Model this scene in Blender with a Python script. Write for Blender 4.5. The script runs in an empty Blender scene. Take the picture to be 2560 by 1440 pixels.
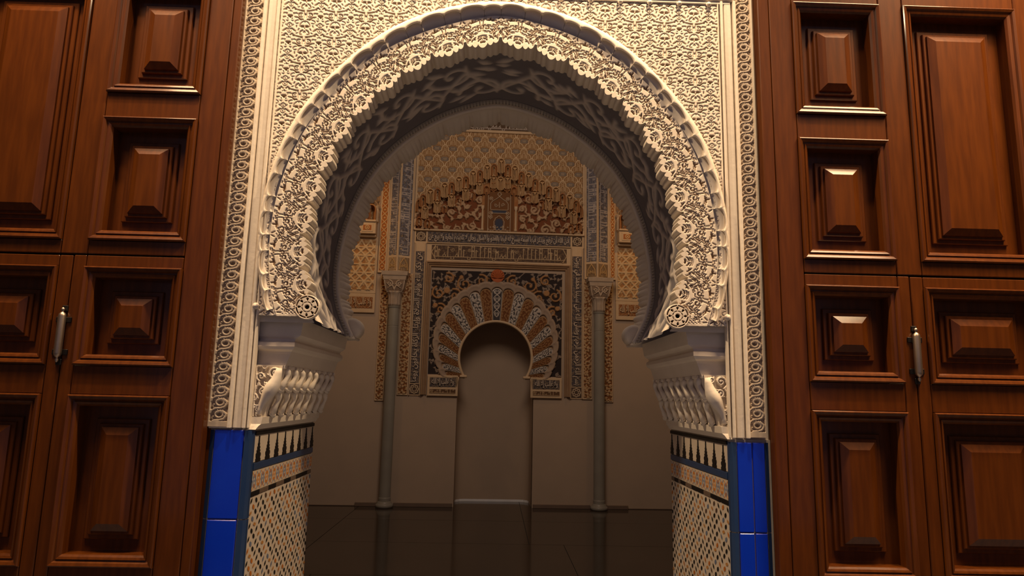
import bpy, bmesh, math, random, unicodedata
import numpy as np
from mathutils import Matrix, Vector
random.seed(7)
R = math.radians
S = bpy.context.scene
COL = S.collection
EYE = 1.5                                   # eye height; all z below are measured from the eye

# ------------------------------------------------------------------ camera
cd = bpy.data.cameras.new('camera'); cam = bpy.data.objects.new('camera', cd); COL.objects.link(cam)
cd.sensor_width = 36.0; cd.lens = 36.0*1680/2560; cd.clip_start = .05; cd.clip_end = 100
p_, r_, y_ = R(9.26), R(1.24), R(1.3)
f_ = Vector((math.sin(y_)*math.cos(p_), math.cos(y_)*math.cos(p_), math.sin(p_)))
rt = Vector((math.cos(y_), -math.sin(y_), 0)); up = rt.cross(f_)
cr = rt*math.cos(r_)+up*math.sin(r_); cu = up*math.cos(r_)-rt*math.sin(r_)
cam.matrix_world = Matrix(((cr.x, cu.x, -f_.x, 0), (cr.y, cu.y, -f_.y, 0), (cr.z, cu.z, -f_.z, EYE), (0, 0, 0, 1)))
S.camera = cam

# ------------------------------------------------------------------ world, exposure, lights
S.view_settings.view_transform = 'Standard'; S.view_settings.look = 'None'
S.view_settings.gamma = 1; S.view_settings.use_curve_mapping = False
S.view_settings.exposure = 0.0
w = bpy.data.worlds.new('world'); S.world = w; w.use_nodes = True
bg = w.node_tree.nodes['Background']; bg.inputs[0].default_value = (.68, .62, .95, 1); bg.inputs[1].default_value = .13

def light(name, kind, loc, aim, energy, color, size=.2, size_y=None, angle=None, blend=.5, spread=None):
    l = bpy.data.lights.new(name, kind); l.energy = energy; l.color = color
    if kind == 'AREA':
        l.size = size
        if spread: l.spread = R(spread)
        if size_y: l.shape = 'RECTANGLE'; l.size_y = size_y
    else:
        l.shadow_soft_size = size
    if kind == 'SPOT': l.spot_size = R(angle); l.spot_blend = blend
    o = bpy.data.objects.new(name, l); COL.objects.link(o)
    o.location = (loc[0], loc[1], loc[2]+EYE)
    d = Vector(aim)-Vector(loc); o.rotation_euler = d.to_track_quat('-Z', 'Y').to_euler()
    return o
WARM = (1, .71, .42)
light('arch_spotlight_left', 'SPOT', (-.95, 2.15, 3.2), (.05, 2.8, .2), 390, WARM, .05, angle=94, blend=1)
light('arch_spotlight_right', 'SPOT', (.95, 2.15, 3.2), (-.05, 2.8, .2), 390, WARM, .05, angle=94, blend=1)
light('left_door_lamp', 'AREA', (-2.05, 1.95, 2.95), (-1.9, 2.75, .3), 14, (1, .66, .36), .5, .9, spread=80)
light('right_door_lamp', 'AREA', (2.45, 1.9, 2.95), (2.1, 2.75, .3), 36, (1, .66, .36), .9, 1.3, spread=80)
light('left_door_spotlight', 'SPOT', (-1.8, 2.0, 3.0), (-1.75, 2.74, 1.35), 88, (1, .66, .34), .06, angle=54, blend=1)
light('right_door_spotlight', 'SPOT', (2.4, 2.0, 3.0), (2.0, 2.74, 1.2), 62, (1, .66, .34), .06, angle=54, blend=1)
light('oratory_lantern', 'AREA', (0, 4.8, 4.1), (0, 9.6, .9), 78, (1, .76, .57), 1.8)
light('oratory_lamp_left', 'SPOT', (-2.4, 8.0, 3.9), (-2.0, 9.6, 1.9), 66, (1, .55, .20), .08, angle=60, blend=1)
light('oratory_lamp_right', 'SPOT', (2.5, 8.0, 3.9), (2.1, 9.6, 1.9), 66, (1, .55, .20), .08, angle=60, blend=1)

# ------------------------------------------------------------------ materials
def mat(name, color, rough=.7, metal=0., noise=0., scale=8., dark=None, bump=0., bscale=60., coat=0., stretch=(1, 1, 1), attr=None, spec=.5):
    m = bpy.data.materials.new(name); m.use_nodes = True; N = m.node_tree.nodes; L = m.node_tree.links
    b = N['Principled BSDF']; b.inputs['Roughness'].default_value = rough; b.inputs['Metallic'].default_value = metal
    b.inputs['Specular IOR Level'].default_value = spec
    if coat: b.inputs['Coat Weight'].default_value = coat; b.inputs['Coat Roughness'].default_value = .12
    tc = N.new('ShaderNodeTexCoord'); mp = N.new('ShaderNodeMapping'); mp.inputs['Scale'].default_value = stretch
    L.new(tc.outputs['Object'], mp.inputs['Vector'])
    src = None
    if attr:
        a = N.new('ShaderNodeAttribute'); a.attribute_name = attr; src = a.outputs['Color']
    nz = N.new('ShaderNodeTexNoise'); nz.inputs['Scale'].default_value = scale; nz.inputs['Detail'].default_value = 6
    L.new(mp.outputs['Vector'], nz.inputs['Vector'])
    mx = N.new('ShaderNodeMix'); mx.data_type = 'RGBA'
    rp = N.new('ShaderNodeValToRGB'); rp.color_ramp.elements[0].position = .35; rp.color_ramp.elements[1].position = .65
    L.new(nz.outputs['Fac'], rp.inputs['Fac'])
    ml = N.new('ShaderNodeMath'); ml.operation = 'MULTIPLY'; ml.inputs[1].default_value = noise
    L.new(rp.outputs['Color'], ml.inputs[0]); L.new(ml.outputs[0], mx.inputs['Factor'])
    if src: L.new(src, mx.inputs['A'])
    else: mx.inputs['A'].default_value = (*color, 1)
    if attr:
        m2 = N.new('ShaderNodeMix'); m2.data_type = 'RGBA'; m2.blend_type = 'MULTIPLY'; m2.inputs['Factor'].default_value = 1
        L.new(src, m2.inputs['A']); m2.inputs['B'].default_value = (*(dark or (.8, .75, .68)), 1)
        L.new(m2.outputs['Result'], mx.inputs['B'])
    else: mx.inputs['B'].default_value = (*(dark or tuple(c*.75 for c in color)), 1)
    L.new(mx.outputs['Result'], b.inputs['Base Color'])
    if bump:
        n2 = N.new('ShaderNodeTexNoise'); n2.inputs['Scale'].default_value = bscale; n2.inputs['Detail'].default_value = 4
        L.new(mp.outputs['Vector'], n2.inputs['Vector'])
        bp = N.new('ShaderNodeBump'); bp.inputs['Strength'].default_value = bump; bp.inputs['Distance'].default_value = .004
        L.new(n2.outputs['Fac'], bp.inputs['Height']); L.new(bp.outputs['Normal'], b.inputs['Normal'])
    return m
CREAM = (.82, .73, .62)
M = {}
M['stucco'] = mat('cream_stucco', CREAM, .85, noise=.35, scale=7, dark=(.70, .62, .50), bump=.25, bscale=45, spec=.2)
M['carved'] = mat('carved_stucco', CREAM, .85, noise=.4, scale=9, dark=(.90, .86, .80), attr='col', bump=.12, bscale=70, spec=.2)
M['plaster'] = mat('oratory_plaster', (.42, .32, .24), .9, noise=.4, scale=2.5, dark=(.36, .28, .215), bump=.08, bscale=30, spec=.2)
M['wood'] = mat('varnished_walnut', (.118, .031, .0028), .42, noise=.8, scale=9, dark=(.074, .0180, .0016), bump=.06, bscale=25, coat=.55, stretch=(6, 6, .55), spec=.15)
M['blue'] = mat('cobalt_glaze', (.0015, .034, .62), .22, noise=.5, scale=5, dark=(.002, .050, .72), coat=.4)
M['bluegrey'] = mat('dull_cobalt_glaze', (.018, .048, .14), .3, noise=.5, scale=12, dark=(.03, .06, .13))  # duller blue; on the edge tiles its grey paints in a glancing reflection
M['grout'] = mat('grout', (.50, .44, .36), .9, noise=.4, scale=30)
M['black'] = mat('black_glaze', (.012, .010, .010), .5, spec=.25)
M['white_tile'] = mat('white_glaze', (.68, .58, .47), .55, noise=.3, scale=15, spec=.25)
M['zellij'] = mat('zellij_glaze', (1, 1, 1), .55, noise=.3, scale=20, dark=(.85, .82, .78), attr='col', spec=.25)
M['steel'] = mat('brushed_steel', (.50, .40, .31), .42, metal=1, noise=.4, scale=30)
M['iron'] = mat('dark_iron', (.02, .016, .014), .45, metal=.6)
M['marble'] = mat('grey_marble', (.27, .25, .21), .4, noise=.5, scale=5, dark=(.21, .19, .165), spec=.3)
M['floor'] = mat('dark_marble', (.045, .032, .023), .10, noise=.6, scale=1.6, dark=(.033, .024, .017), spec=.32)
M['hall_bounce_floor'] = mat('grey_bounce_stone', (.25, .27, .33), .6, noise=.5, scale=3, dark=(.20, .22, .27), spec=.2)  # unseen hall slabs, made pale to bounce lamp light up to the soffit
M['joint'] = mat('floor_joint', (.012, .010, .008), .8)
M['skirt'] = mat('stone_skirting', (.16, .11, .08), .5, noise=.4, scale=8)
M['white_marble'] = mat('white_marble', (.86, .87, .90), .25, noise=.3, scale=6)
M['dark_wall'] = mat('hall_plaster', (.40, .32, .25), .9, noise=.3, scale=3)

# ------------------------------------------------------------------ scene helpers
FR = Matrix.Translation((0, 0, EYE))                                               # the street-side arch wall
BK = Matrix.Translation((0, 9.62, EYE)) @ Matrix.Rotation(.035, 4, 'Z')            # the far wall of the oratory
PP = {}
def thing(name, label, cat, p=(0, 0, 0), F=FR, group=None, kind=None):
    o = bpy.data.objects.new(name, None); COL.objects.link(o); o.empty_display_size = .1
    o.matrix_world = F @ Matrix.Translation(p); PP[o.name] = Vector(p)
    if label: o['label'] = label
    if cat: o['category'] = cat
    if group: o['group'] = group
    if kind: o['kind'] = kind
    return o
def mesh(name, V, Fc, m, smooth=False, col=None):
    V = np.asarray(V, dtype=np.float32).reshape(-1, 3); me = bpy.data.meshes.new(name)
    if isinstance(Fc, np.ndarray):
        n, k = Fc.shape
        me.vertices.add(len(V)); me.vertices.foreach_set('co', V.ravel())
        me.loops.add(n*k); me.loops.foreach_set('vertex_index', Fc.astype(np.int32).ravel())
        me.polygons.add(n); me.polygons.foreach_set('loop_start', np.arange(0, n*k, k, dtype=np.int32))
    else:
        me.from_pydata(V.tolist(), [], Fc)
    if smooth: me.polygons.foreach_set('use_smooth', np.ones(len(me.polygons), dtype=bool))
    if col is not None:
        a = me.attributes.new('col', 'FLOAT_COLOR', 'POINT')
        c = np.ones((len(V), 4), dtype=np.float32); c[:, :3] = np.asarray(col).reshape(-1, 3); a.data.foreach_set('color', c.ravel())
    me.materials.append(m); me.update(); me.validate()
    return me
def part(root, name, V, Fc, m, smooth=False, col=None, kind=None, label=None):
    p = PP[root.name]
    V = np.asarray(V, dtype=np.float64).reshape(-1, 3)-np.array(p)
    o = bpy.data.objects.new(name, mesh(name, V, Fc, m, smooth, col)); COL.objects.link(o); o.parent = root
    PP[o.name] = p
    if kind: o['kind'] = kind
    if label: o['label'] = label
    return o
def place(root, name, me, loc, rot=0, axis='Y', scale=(1, 1, 1), F=None):
    """a shared mesh placed at loc (frame coordinates) under root"""
    o = bpy.data.objects.new(name, me); COL.objects.link(o); o.parent = root
    o.matrix_local = Matrix.Translation(Vector(loc)-PP[root.name]) @ Matrix.Rotation(rot, 4, axis) @ Matrix.Diagonal((*scale, 1))
    PP[o.name] = PP[root.name]
    return o
class G:
    """geometry collector"""
    def __init__(s): s.V = []; s.F = []
    def add(s, V, F):
        b = len(s.V); s.V += [tuple(v) for v in V]; s.F += [tuple(i+b for i in f) for f in F]; return s
    def box(s, x0, x1, y0, y1, z0, z1, b=0):
        x0, x1 = min(x0, x1), max(x0, x1)
        if b <= 0:
            V = [(x, y, z) for x in (x0, x1) for y in (y0, y1) for z in (z0, z1)]
            return s.add(V, [(0, 1, 3, 2), (4, 6, 7, 5), (0, 4, 5, 1), (2, 3, 7, 6), (0, 2, 6, 4), (1, 5, 7, 3)])
        bm = bmesh.new(); bmesh.ops.create_cube(bm, size=1)
        for v in bm.verts:
            v.co = ((x0+x1)/2+v.co.x*(x1-x0), (y0+y1)/2+v.co.y*(y1-y0), (z0+z1)/2+v.co.z*(z1-z0))
        bmesh.ops.bevel(bm, geom=bm.edges[:], offset=b, segments=1, affect='EDGES')
        bm.verts.index_update()
        s.add([v.co[:] for v in bm.verts], [[v.index for v in f.verts] for f in bm.faces]); bm.free(); return s
    def tube(s, pts, r, n=8, cap=True):
        pts = [Vector(p) for p in pts]; k = len(pts); rs = r if hasattr(r, '__len__') else [r]*k
        V = []; F = []; nrm = None
        for i, p in enumerate(pts):
            t = (pts[min(i+1, k-1)]-pts[max(i-1, 0)]).normalized()
            if nrm is None: nrm = t.orthogonal().normalized()
            nrm = (nrm-t*nrm.dot(t)).normalized(); bn = t.cross(nrm)
            for j in range(n):
                a = 2*math.pi*j/n; V.append(p+(nrm*math.cos(a)+bn*math.sin(a))*rs[i])
        for i in range(k-1):
            for j in range(n): F.append((i*n+j, i*n+(j+1) % n, (i+1)*n+(j+1) % n, (i+1)*n+j))
        if cap: F += [tuple(range(n))[::-1], tuple(range((k-1)*n, k*n))]
        return s.add(V, F)
    def lathe(s, prof, c=(0, 0, 0), n=24, axis='z', cap=True, flute=None):
        V = []; F = []; k = len(prof)
        for r, h in prof:
            for j in range(n):
                a = 2*math.pi*j/n; q = r*(flute(a, h) if flute else 1)
                if axis == 'z': V.append((c[0]+q*math.cos(a), c[1]+q*math.sin(a), c[2]+h))
                else: V.append((c[0]+q*math.cos(a), c[1]+h, c[2]+q*math.sin(a)))
        for i in range(k-1):
            for j in range(n): F.append((i*n+j, i*n+(j+1) % n, (i+1)*n+(j+1) % n, (i+1)*n+j))
        if cap: F += [tuple(range(n))[::-1], tuple(range((k-1)*n, k*n))]
        return s.add(V, F)
    def rect(s, x0, x1, z0, z1, prof, y, capped=True):
        """mitred moulding round a rectangle; prof = (inset, height towards the viewer)"""
        V = []; F = []
        for o, d in prof: V += [(x0+o, y-d, z0+o), (x1-o, y-d, z0+o), (x1-o, y-d, z1-o), (x0+o, y-d, z1-o)]
        for i in range(len(prof)-1):
            for j in range(4): F.append((i*4+j, i*4+(j+1) % 4, i*4+4+(j+1) % 4, i*4+4+j))
        if capped: k = len(prof)*4-4; F.append((k, k+1, k+2, k+3))
        return s.add(V, F)
    def out(s, root, name, m, smooth=False, **k): return part(root, name, s.V, s.F, m, smooth, **k)
def grid(PX, PY, PZ, mask=None):
    nv, nu = PX.shape; V = np.stack([PX, PY, PZ], -1).reshape(-1, 3); I = np.arange(nv*nu).reshape(nv, nu)
    Q = np.stack([I[:-1, :-1], I[:-1, 1:], I[1:, 1:], I[1:, :-1]], -1).reshape(-1, 4)
    if mask is not None: Q = Q[mask.reshape(-1)[Q].all(1)]
    used = np.zeros(nv*nu, bool); used[Q.ravel()] = True; mp = np.cumsum(used)-1
    return V[used], mp[Q], used
def relief(root, name, PX, PY, PZ, m, col=None, mask=None, smooth=True, **k):
    V, Q, used = grid(PX, PY, PZ, mask)
    return part(root, name, V, Q, m, smooth, col.reshape(-1, 3)[used] if col is not None else None, **k)
def mixc(a, b, t): t = t[..., None]; return np.array(a)*(1-t)+np.array(b)*t

# ------------------------------------------------------------------ carving canvas
class Cv:
    def __init__(s, w, h, n, wrap=(0, 0)):
        s.w, s.h = w, h; s.nx = max(4, int(round(w*n))); s.ny = max(4, int(round(h*n))); s.wrap = wrap
        s.X = (np.arange(s.nx)+.5)*w/s.nx; s.Y = (np.arange(s.ny)+.5)*h/s.ny; s.H = np.zeros((s.ny, s.nx)); s.e = 1.3*w/s.nx
    def line(s, pts, wd, val=1.):
        k = len(pts); ws = wd if hasattr(wd, '__len__') else [wd]*k
        for i in range(k-1):
            (x0, y0), (x1, y1) = pts[i], pts[i+1]; a, b = ws[i], ws[i+1]; mw = max(a, b)+s.e
            for ox in ((-s.w, 0, s.w) if s.wrap[0] else (0,)):
                for oy in ((-s.h, 0, s.h) if s.wrap[1] else (0,)):
                    i0 = int((min(x0, x1)+ox-mw)/s.w*s.nx); i1 = int((max(x0, x1)+ox+mw)/s.w*s.nx)+2
                    j0 = int((min(y0, y1)+oy-mw)/s.h*s.ny); j1 = int((max(y0, y1)+oy+mw)/s.h*s.ny)+2
                    i0 = max(i0, 0); j0 = max(j0, 0); i1 = min(i1, s.nx); j1 = min(j1, s.ny)
                    if i0 >= i1 or j0 >= j1: continue
                    X = s.X[None, i0:i1]-x0-ox; Y = s.Y[j0:j1, None]-y0-oy; dx, dy = x1-x0, y1-y0
                    L = dx*dx+dy*dy+1e-12; t = np.clip((X*dx+Y*dy)/L, 0, 1); d = np.hypot(X-t*dx, Y-t*dy)
                    v = np.clip((a+(b-a)*t-d)/s.e+.5, 0, 1)*val
                    np.maximum(s.H[j0:j1, i0:i1], v, out=s.H[j0:j1, i0:i1])
        return s
    def dot(s, x, y, r): return s.line([(x, y), (x+1e-6, y)], r)
    def ring(s, x, y, r, wd, a0=0, a1=360, n=18):
        return s.line([(x+r*math.cos(R(a0+(a1-a0)*i/n)), y+r*math.sin(R(a0+(a1-a0)*i/n))) for i in range(n+1)], wd)
    def spiral(s, x, y, r, turns, a0, d, wd, leaf=True):
        n = int(14*turns); P = []; W = []
        for i in range(n+1):
            t = i/n; a = a0+d*t*turns*2*math.pi; q = r*(1-.82*t)
            P.append((x+q*math.cos(a), y+q*math.sin(a))); W.append(wd*(1-.35*t))
        s.line(P, W); s.dot(*P[-1], wd*1.5)
        if leaf:
            for t in (.15, .5):
                a = a0+d*t*turns*2*math.pi; q = r*(1-.82*t); c, q2 = math.cos(a), q+wd*2.2
                s.line([(x+q*c, y+q*math.sin(a)), (x+q2*math.cos(a+d*.5), y+q2*math.sin(a+d*.5))], [wd*.9, wd*.3])
        return s
    def scrolls(s, rad, wd, seed, turns=1.4, box=None):
        """a field of tendrils packed without overlap"""
        rng = random.Random(seed); C = []
        x0, x1, y0, y1 = box or (0, s.w, 0, s.h)
        for k in range(900):
            r = rad*rng.uniform(.55, 1.15) if k < 350 else rad*rng.uniform(.3, .6)
            x, y = rng.uniform(x0, x1), rng.uniform(y0, y1)
            if all(math.hypot(x-a, y-b) > (r+c)*.93 for a, b, c in C): C.append((x, y, r))
        for i, (x, y, r) in enumerate(C):
            d = 1 if rng.random() < .5 else -1
            near = min((c for c in C if c != (x, y, r)), key=lambda c: math.hypot(c[0]-x, c[1]-y)) if len(C) > 1 else (x+1, y, r)
            a = math.atan2(near[1]-y, near[0]-x); s.spiral(x, y, r*.86, turns*(r/rad*.5+.6), a, d, wd*(.6+.4*r/rad))
            s.line([(x+r*.86*math.cos(a), y+r*.86*math.sin(a)), (near[0]-near[2]*.8*math.cos(a), near[1]-near[2]*.8*math.sin(a))], wd*.7)
        return s
    def kufic(s, x0, x1, y0, y1, wd, pitch, seed):
        """plaited upright strokes over a baseline row of loops"""
        rng = random.Random(seed); x = x0; h = y1-y0; yb = y0+h*.2
        s.line([(x0, yb), (x1, yb)], wd*.8)
        while x < x1-pitch:
            t = rng.random(); top = y1-h*rng.choice((.04, .04, .1, .3))
            if t < .55:
                s.line([(x, yb), (x, top)], [wd, wd*1.15]); s.line([(x, top), (x+pitch*.35, top-h*.07)], wd*.8)
                if rng.random() < .5:
                    s.line([(x+pitch*.55, yb), (x+pitch*.55, top)], wd); m = y0+h*rng.uniform(.55, .75)
                    s.line([(x, m-h*.07), (x+pitch*.55, m+h*.07)], wd*.8); s.line([(x, m+h*.07), (x+pitch*.55, m-h*.07)], wd*.8)
            elif t < .8:
                s.ring(x+pitch*.3, yb+h*.08, h*.09, wd*.8, n=10); s.line([(x+pitch*.3, yb+h*.16), (x+pitch*.45, y0+h*.5)], [wd, wd*.5])
            else:
                s.ring(x+pitch*.3, yb-h*.08, h*.1, wd*.8, 150, 390, n=10)
                s.spiral(x+pitch*.4, y0+h*.7, h*.14, 1.2, rng.uniform(0, 6), rng.choice((-1, 1)), wd*.6, False)
            x += pitch*rng.uniform(.75, 1.15)
        return s
    def blur(s, n=1):
        for _ in range(n):
            H = s.H; P = np.pad(H, 1, mode='wrap' if all(s.wrap) else 'edge')
            s.H = (P[:-2, 1:-1]+P[2:, 1:-1]+P[1:-1, :-2]+P[1:-1, 2:]+2*H)/6
        return s
def samp(T, a, b):
    """bilinear, wrapping lookup; a, b in periods"""
    ny, nx = T.shape; x = (a % 1)*nx-.5; y = (b % 1)*ny-.5; i = np.floor(x).astype(int); j = np.floor(y).astype(int); fx = x-i; fy = y-j
    return (T[j % ny, i % nx]*(1-fx)+T[j % ny, (i+1) % nx]*fx)*(1-fy)+(T[(j+1) % ny, i % nx]*(1-fx)+T[(j+1) % ny, (i+1) % nx]*fx)*fy
def panel(root, name, cv, x0, z0, y, depth, m, ground, top, F=None, flipx=False, rot=0, mask=None, col=None):
    """a carved canvas as a flat relief facing the viewer; rot=1 stands a band upright, reading upwards"""
    H = cv.H[:, ::-1] if flipx else cv.H
    X, Z = np.meshgrid(cv.X, cv.Y)
    if rot: X, Z = x0+cv.h-Z if rot > 0 else x0+Z, z0+X if rot > 0 else z0+cv.w-X
    else: X, Z = x0+X, z0+Z
    c = mixc(ground, top, H) if col is None else col
    mk_ = mask(X, Z) if mask else None
    Y = y-H*depth
    return relief(root, name, X, Y, Z, m, c, mk_)

# ------------------------------------------------------------------ raised Arabic lettering
def forms(ch):
    n = unicodedata.name(ch); out = {}
    for k in ('ISOLATED', 'FINAL', 'INITIAL', 'MEDIAL'):
        try: out[k] = unicodedata.lookup(f'{n} {k} FORM')
        except KeyError: pass
    return out
def shape_text(s):
    s = s.replace('\u0644\u0627', '\ufefb').replace('\u0644\u0623', '\ufef7').replace('\u0644\u0622', '\ufef5').replace('\u0644\u0625', '\ufef9'); out = []
    LA = {'\ufefb': '\ufefc', '\ufef7': '\ufef8', '\ufef5': '\ufef6', '\ufef9': '\ufefa'}
    fm = [None if c == ' ' or c in LA else forms(c) for c in s]
    fwd = [bool(f) and 'INITIAL' in f for f in fm]
    for i, c in enumerate(s):
        prev = i > 0 and fwd[i-1]
        if c == ' ': out.append(' '); continue
        if c in LA: out.append(LA[c] if prev else c); continue
        nxt = fwd[i] and i+1 < len(s) and s[i+1] != ' '
        k = ('MEDIAL' if nxt else 'FINAL') if prev else ('INITIAL' if nxt else 'ISOLATED')
        out.append(fm[i].get(k, c))
    return ''.join(reversed(out))
def lettering(root, text, x0, x1, z0, z1, y, m, rot=0, thick=.012, name='lettering'):
    c = bpy.data.curves.new('lettering', 'FONT'); c.body = shape_text(text); c.extrude = .5; c.resolution_u = 2; c.offset = .022
    o = bpy.data.objects.new('lettering', c); COL.objects.link(o); bpy.context.view_layer.update()
    me = o.to_mesh(); n = len(me.vertices); V = np.empty(n*3, np.float32); me.vertices.foreach_get('co', V); V = V.reshape(-1, 3).astype(float)
    Fc = [tuple(p.vertices) for p in me.polygons]; o.to_mesh_clear(); bpy.data.objects.remove(o); bpy.data.curves.remove(c)
    lo, hi = V.min(0), V.max(0); u = (V[:, 0]-lo[0])/(hi[0]-lo[0]); v = (V[:, 1]-lo[1])/(hi[1]-lo[1]); d = (V[:, 2]-lo[2])/(hi[2]-lo[2])*thick
    if rot == 0: X, Z = x0+u*(x1-x0), z0+v*(z1-z0)
    elif rot > 0: X, Z = x0+v*(x1-x0), z1-u*(z1-z0)      # reads upwards, heads to the right
    else: X, Z = x1-v*(x1-x0), z0+u*(z1-z0)              # reads downwards, heads to the left
    return part(root, name, np.stack([X, y-d, Z], 1), Fc, m)

# ================================================================== SETTING
def structure(name, label, cat, F=FR, p=(0, 0, 0)): return thing(name, label, cat, p, F, None, 'structure')
YF, YW = 2.80, 3.73                       # face of the arch wall, its far side
XC, ZC = -.012, .66                       # centre of the arch
TH = np.linspace(-118, 118, 1181)         # degrees from the crown
def prof(xs, ys):
    y = np.interp(np.abs(TH), xs, ys); k = np.exp(-.5*(np.arange(-40, 41)/16)**2); k /= k.sum()
    return np.convolve(np.pad(y, 40, mode='edge'), k, 'valid')
R_SPIKE = prof([0, 10, 20, 30, 40, 50, 60, 70, 80, 90, 101, 108, 113, 118], [.936, .914, .897, .876, .862, .848, .834, .824, .821, .827, .836, .832, .824, .815])
R_ARCH = prof([0, 10, 23, 36, 45, 53, 60, 70, 80, 91, 100, 107, 118], [1.040, 1.014, .999, .990, .978, .964, .960, .953, .950, .950, .957, .962, .962])
R_RIMI = prof([0, 7, 23, 33, 43, 52, 63, 74, 90, 118], [1.088, 1.080, 1.056, 1.035, 1.022, 1.008, .995, .990, .988, .985])
R_RIMO = prof([0, 24, 32, 42, 53, 59, 69, 75, 96, 118], [1.112, 1.086, 1.069, 1.047, 1.034, 1.030, 1.018, 1.010, 1.003, 1.0])
RR = lambda A, th: np.interp(th, TH, A)
def pol(r, th): a = np.radians(th); return XC+r*np.sin(a), ZC+r*np.cos(a)
def lobes(th):                             # hanging foils of the inner edge, one group every ten degrees
    t = (np.asarray(th)/10+.5) % 1-.5
    # notch at whole tens, widest foil at half-way
    t = (np.asarray(th)/10) % 1-.5; o = np.zeros_like(t)
    for c, wd, a in ((0, .16, .044), (.215, .10, .036), (-.215, .10, .036), (.365, .095, .027), (-.365, .095, .027)):
        o = np.maximum(o, a*np.sqrt(np.clip(1-((t-c)/wd)**2, 0, 1)))
    return o*np.clip((111-np.abs(th))/6, 0, 1)
EL = 116.3                                 # the arch ends here on both sides
# far side and near side skins of the wall round the opening
wf = structure('wall_front', 'cream stucco wall pierced by the big horseshoe arch', 'wall')
th = np.linspace(-EL, EL, 160); ax, az = pol(RR(R_SPIKE, th)+.015, th)
ox = np.concatenate([[-.985, -.985, -.985], ax, [.985, .985, .985]]); oz = np.concatenate([[-1.5, -.14, az[0]], az, [az[-1], -.14, -1.5]])
def outer(x, z):
    a = math.atan2(x, z-.2); q = min(6.2/max(abs(math.sin(a)), 1e-6), 4.6/max(math.cos(a), 1e-6)) if math.cos(a) > 0 else 6.2/max(abs(math.sin(a)), 1e-6)
    return (q*math.sin(a), max(-1.5, .2+q*math.cos(a)))
OV = [outer(x, z) for x, z in zip(ox, oz)]; OV[0] = (-6.2, -1.5); OV[-1] = (6.2, -1.5)
for nm, y in (('near_face', YF+.02), ('far_face', YW)):
    V = [(x, y, z) for x, z in zip(ox, oz)]+[(x, y, z) for x, z in OV]; n = len(ox)
    part(wf, nm, V, [(i, i+1, n+i+1, n+i) for i in range(n-1)], M['stucco'])
# floor: dark slabs in staggered rows, the unseen hall ones paled for bounce light
fl = structure('floor', 'dark polished marble slab floor running through the arch into the oratory', 'floor')
G().box(-6.2, 6.2, -3, 10.6, -1.56, -1.506).out(fl, 'bedding', M['joint'])
rows = [(10.5, 8.6, (-4.1, -1.8, .4, 2.6)), (8.6, 7.3, (-4.1, -1.8, .4, 2.6)), (7.3, 6.0, (-4.1, -1.8, .76, 3.1)), (6.0, 4.75, (-3.9, -1.5, .9, 3.3)), (4.75, 3.5, (-4, -1.8, .5, 2.8)), (3.5, 2.2, (-4.2, -1.9, .3, 2.5)), (2.2, .9, (-4.0, -1.7, .6, 2.9)), (.9, -.4, (-4.2, -1.9, .3, 2.5))]
rr = random.Random(3)
for y1, y0, xs in rows:
    xs = [-6.1]+list(xs)+[6.1]
    for a, b in zip(xs, xs[1:]): G().box(a+.003, b-.003, y0+.003, y1-.003, -1.53, -1.5-rr.uniform(0, .0006), .0004).out(fl, 'slab', M['floor'] if y1 > 3.6 else M['hall_bounce_floor'])
for nm, lb, x0, x1 in (('wall_left', 'plain plaster side wall of the oratory, left', -3.5, -3.3), ('wall_right', 'plain plaster side wall of the oratory, right', 3.3, 3.5)):
    q = structure(nm, lb, 'wall'); G().box(x0, x1, YW, 10.4, -1.5, 6).out(q, 'plaster', M['plaster'])
q = structure('ceiling', 'plain ceiling high over the oratory', 'ceiling'); G().box(-3.5, 3.5, YW, 10.4, 6, 6.1).out(q, 'plaster', M['plaster'])
q = structure('wall_right_hall', 'dim plaster wall behind the right doors', 'wall'); G().box(4.3, 4.4, -3, 2.8, -1.5, 4.5).out(q, 'plaster', M['dark_wall'])
q = structure('wall_left_hall', 'dim plaster wall behind the left doors', 'wall'); G().box(-4.4, -4.3, -3, 2.8, -1.5, 4.5).out(q, 'plaster', M['dark_wall'])
# far wall with the mihrab niche
wb = structure('wall_back', 'plain plaster far wall of the oratory with its prayer niche', 'wall', BK)
NL, NR = -.525, .555
g = G()
g.box(-3.6, NL, 0, .12, -1.5, 6).box(NR, 3.6, 0, .12, -1.5, 6).out(wb, 'plaster', M['plaster'])
# over the niche: plaster with the horseshoe cut
th2 = np.linspace(-122, 122, 60); ix = .006+.505*np.sin(np.radians(th2)); iz = .555+.505*np.cos(np.radians(th2))
V = [(x, 0, z) for x, z in zip(ix, iz)]+[(np.clip(x*2, NL, NR), 0, 6 if abs(a) < 100 else z) for a, x, z in zip(th2, ix, iz)]
V += [(x, .12, z) for x, z in zip(ix, iz)]
n = len(ix); part(wb, 'plaster', V, [(i, i+1, n+i+1, n+i) for i in range(n-1)]+[(i, 2*n+i, 2*n+i+1, i+1) for i in range(n-1)], M['plaster'])
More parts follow.
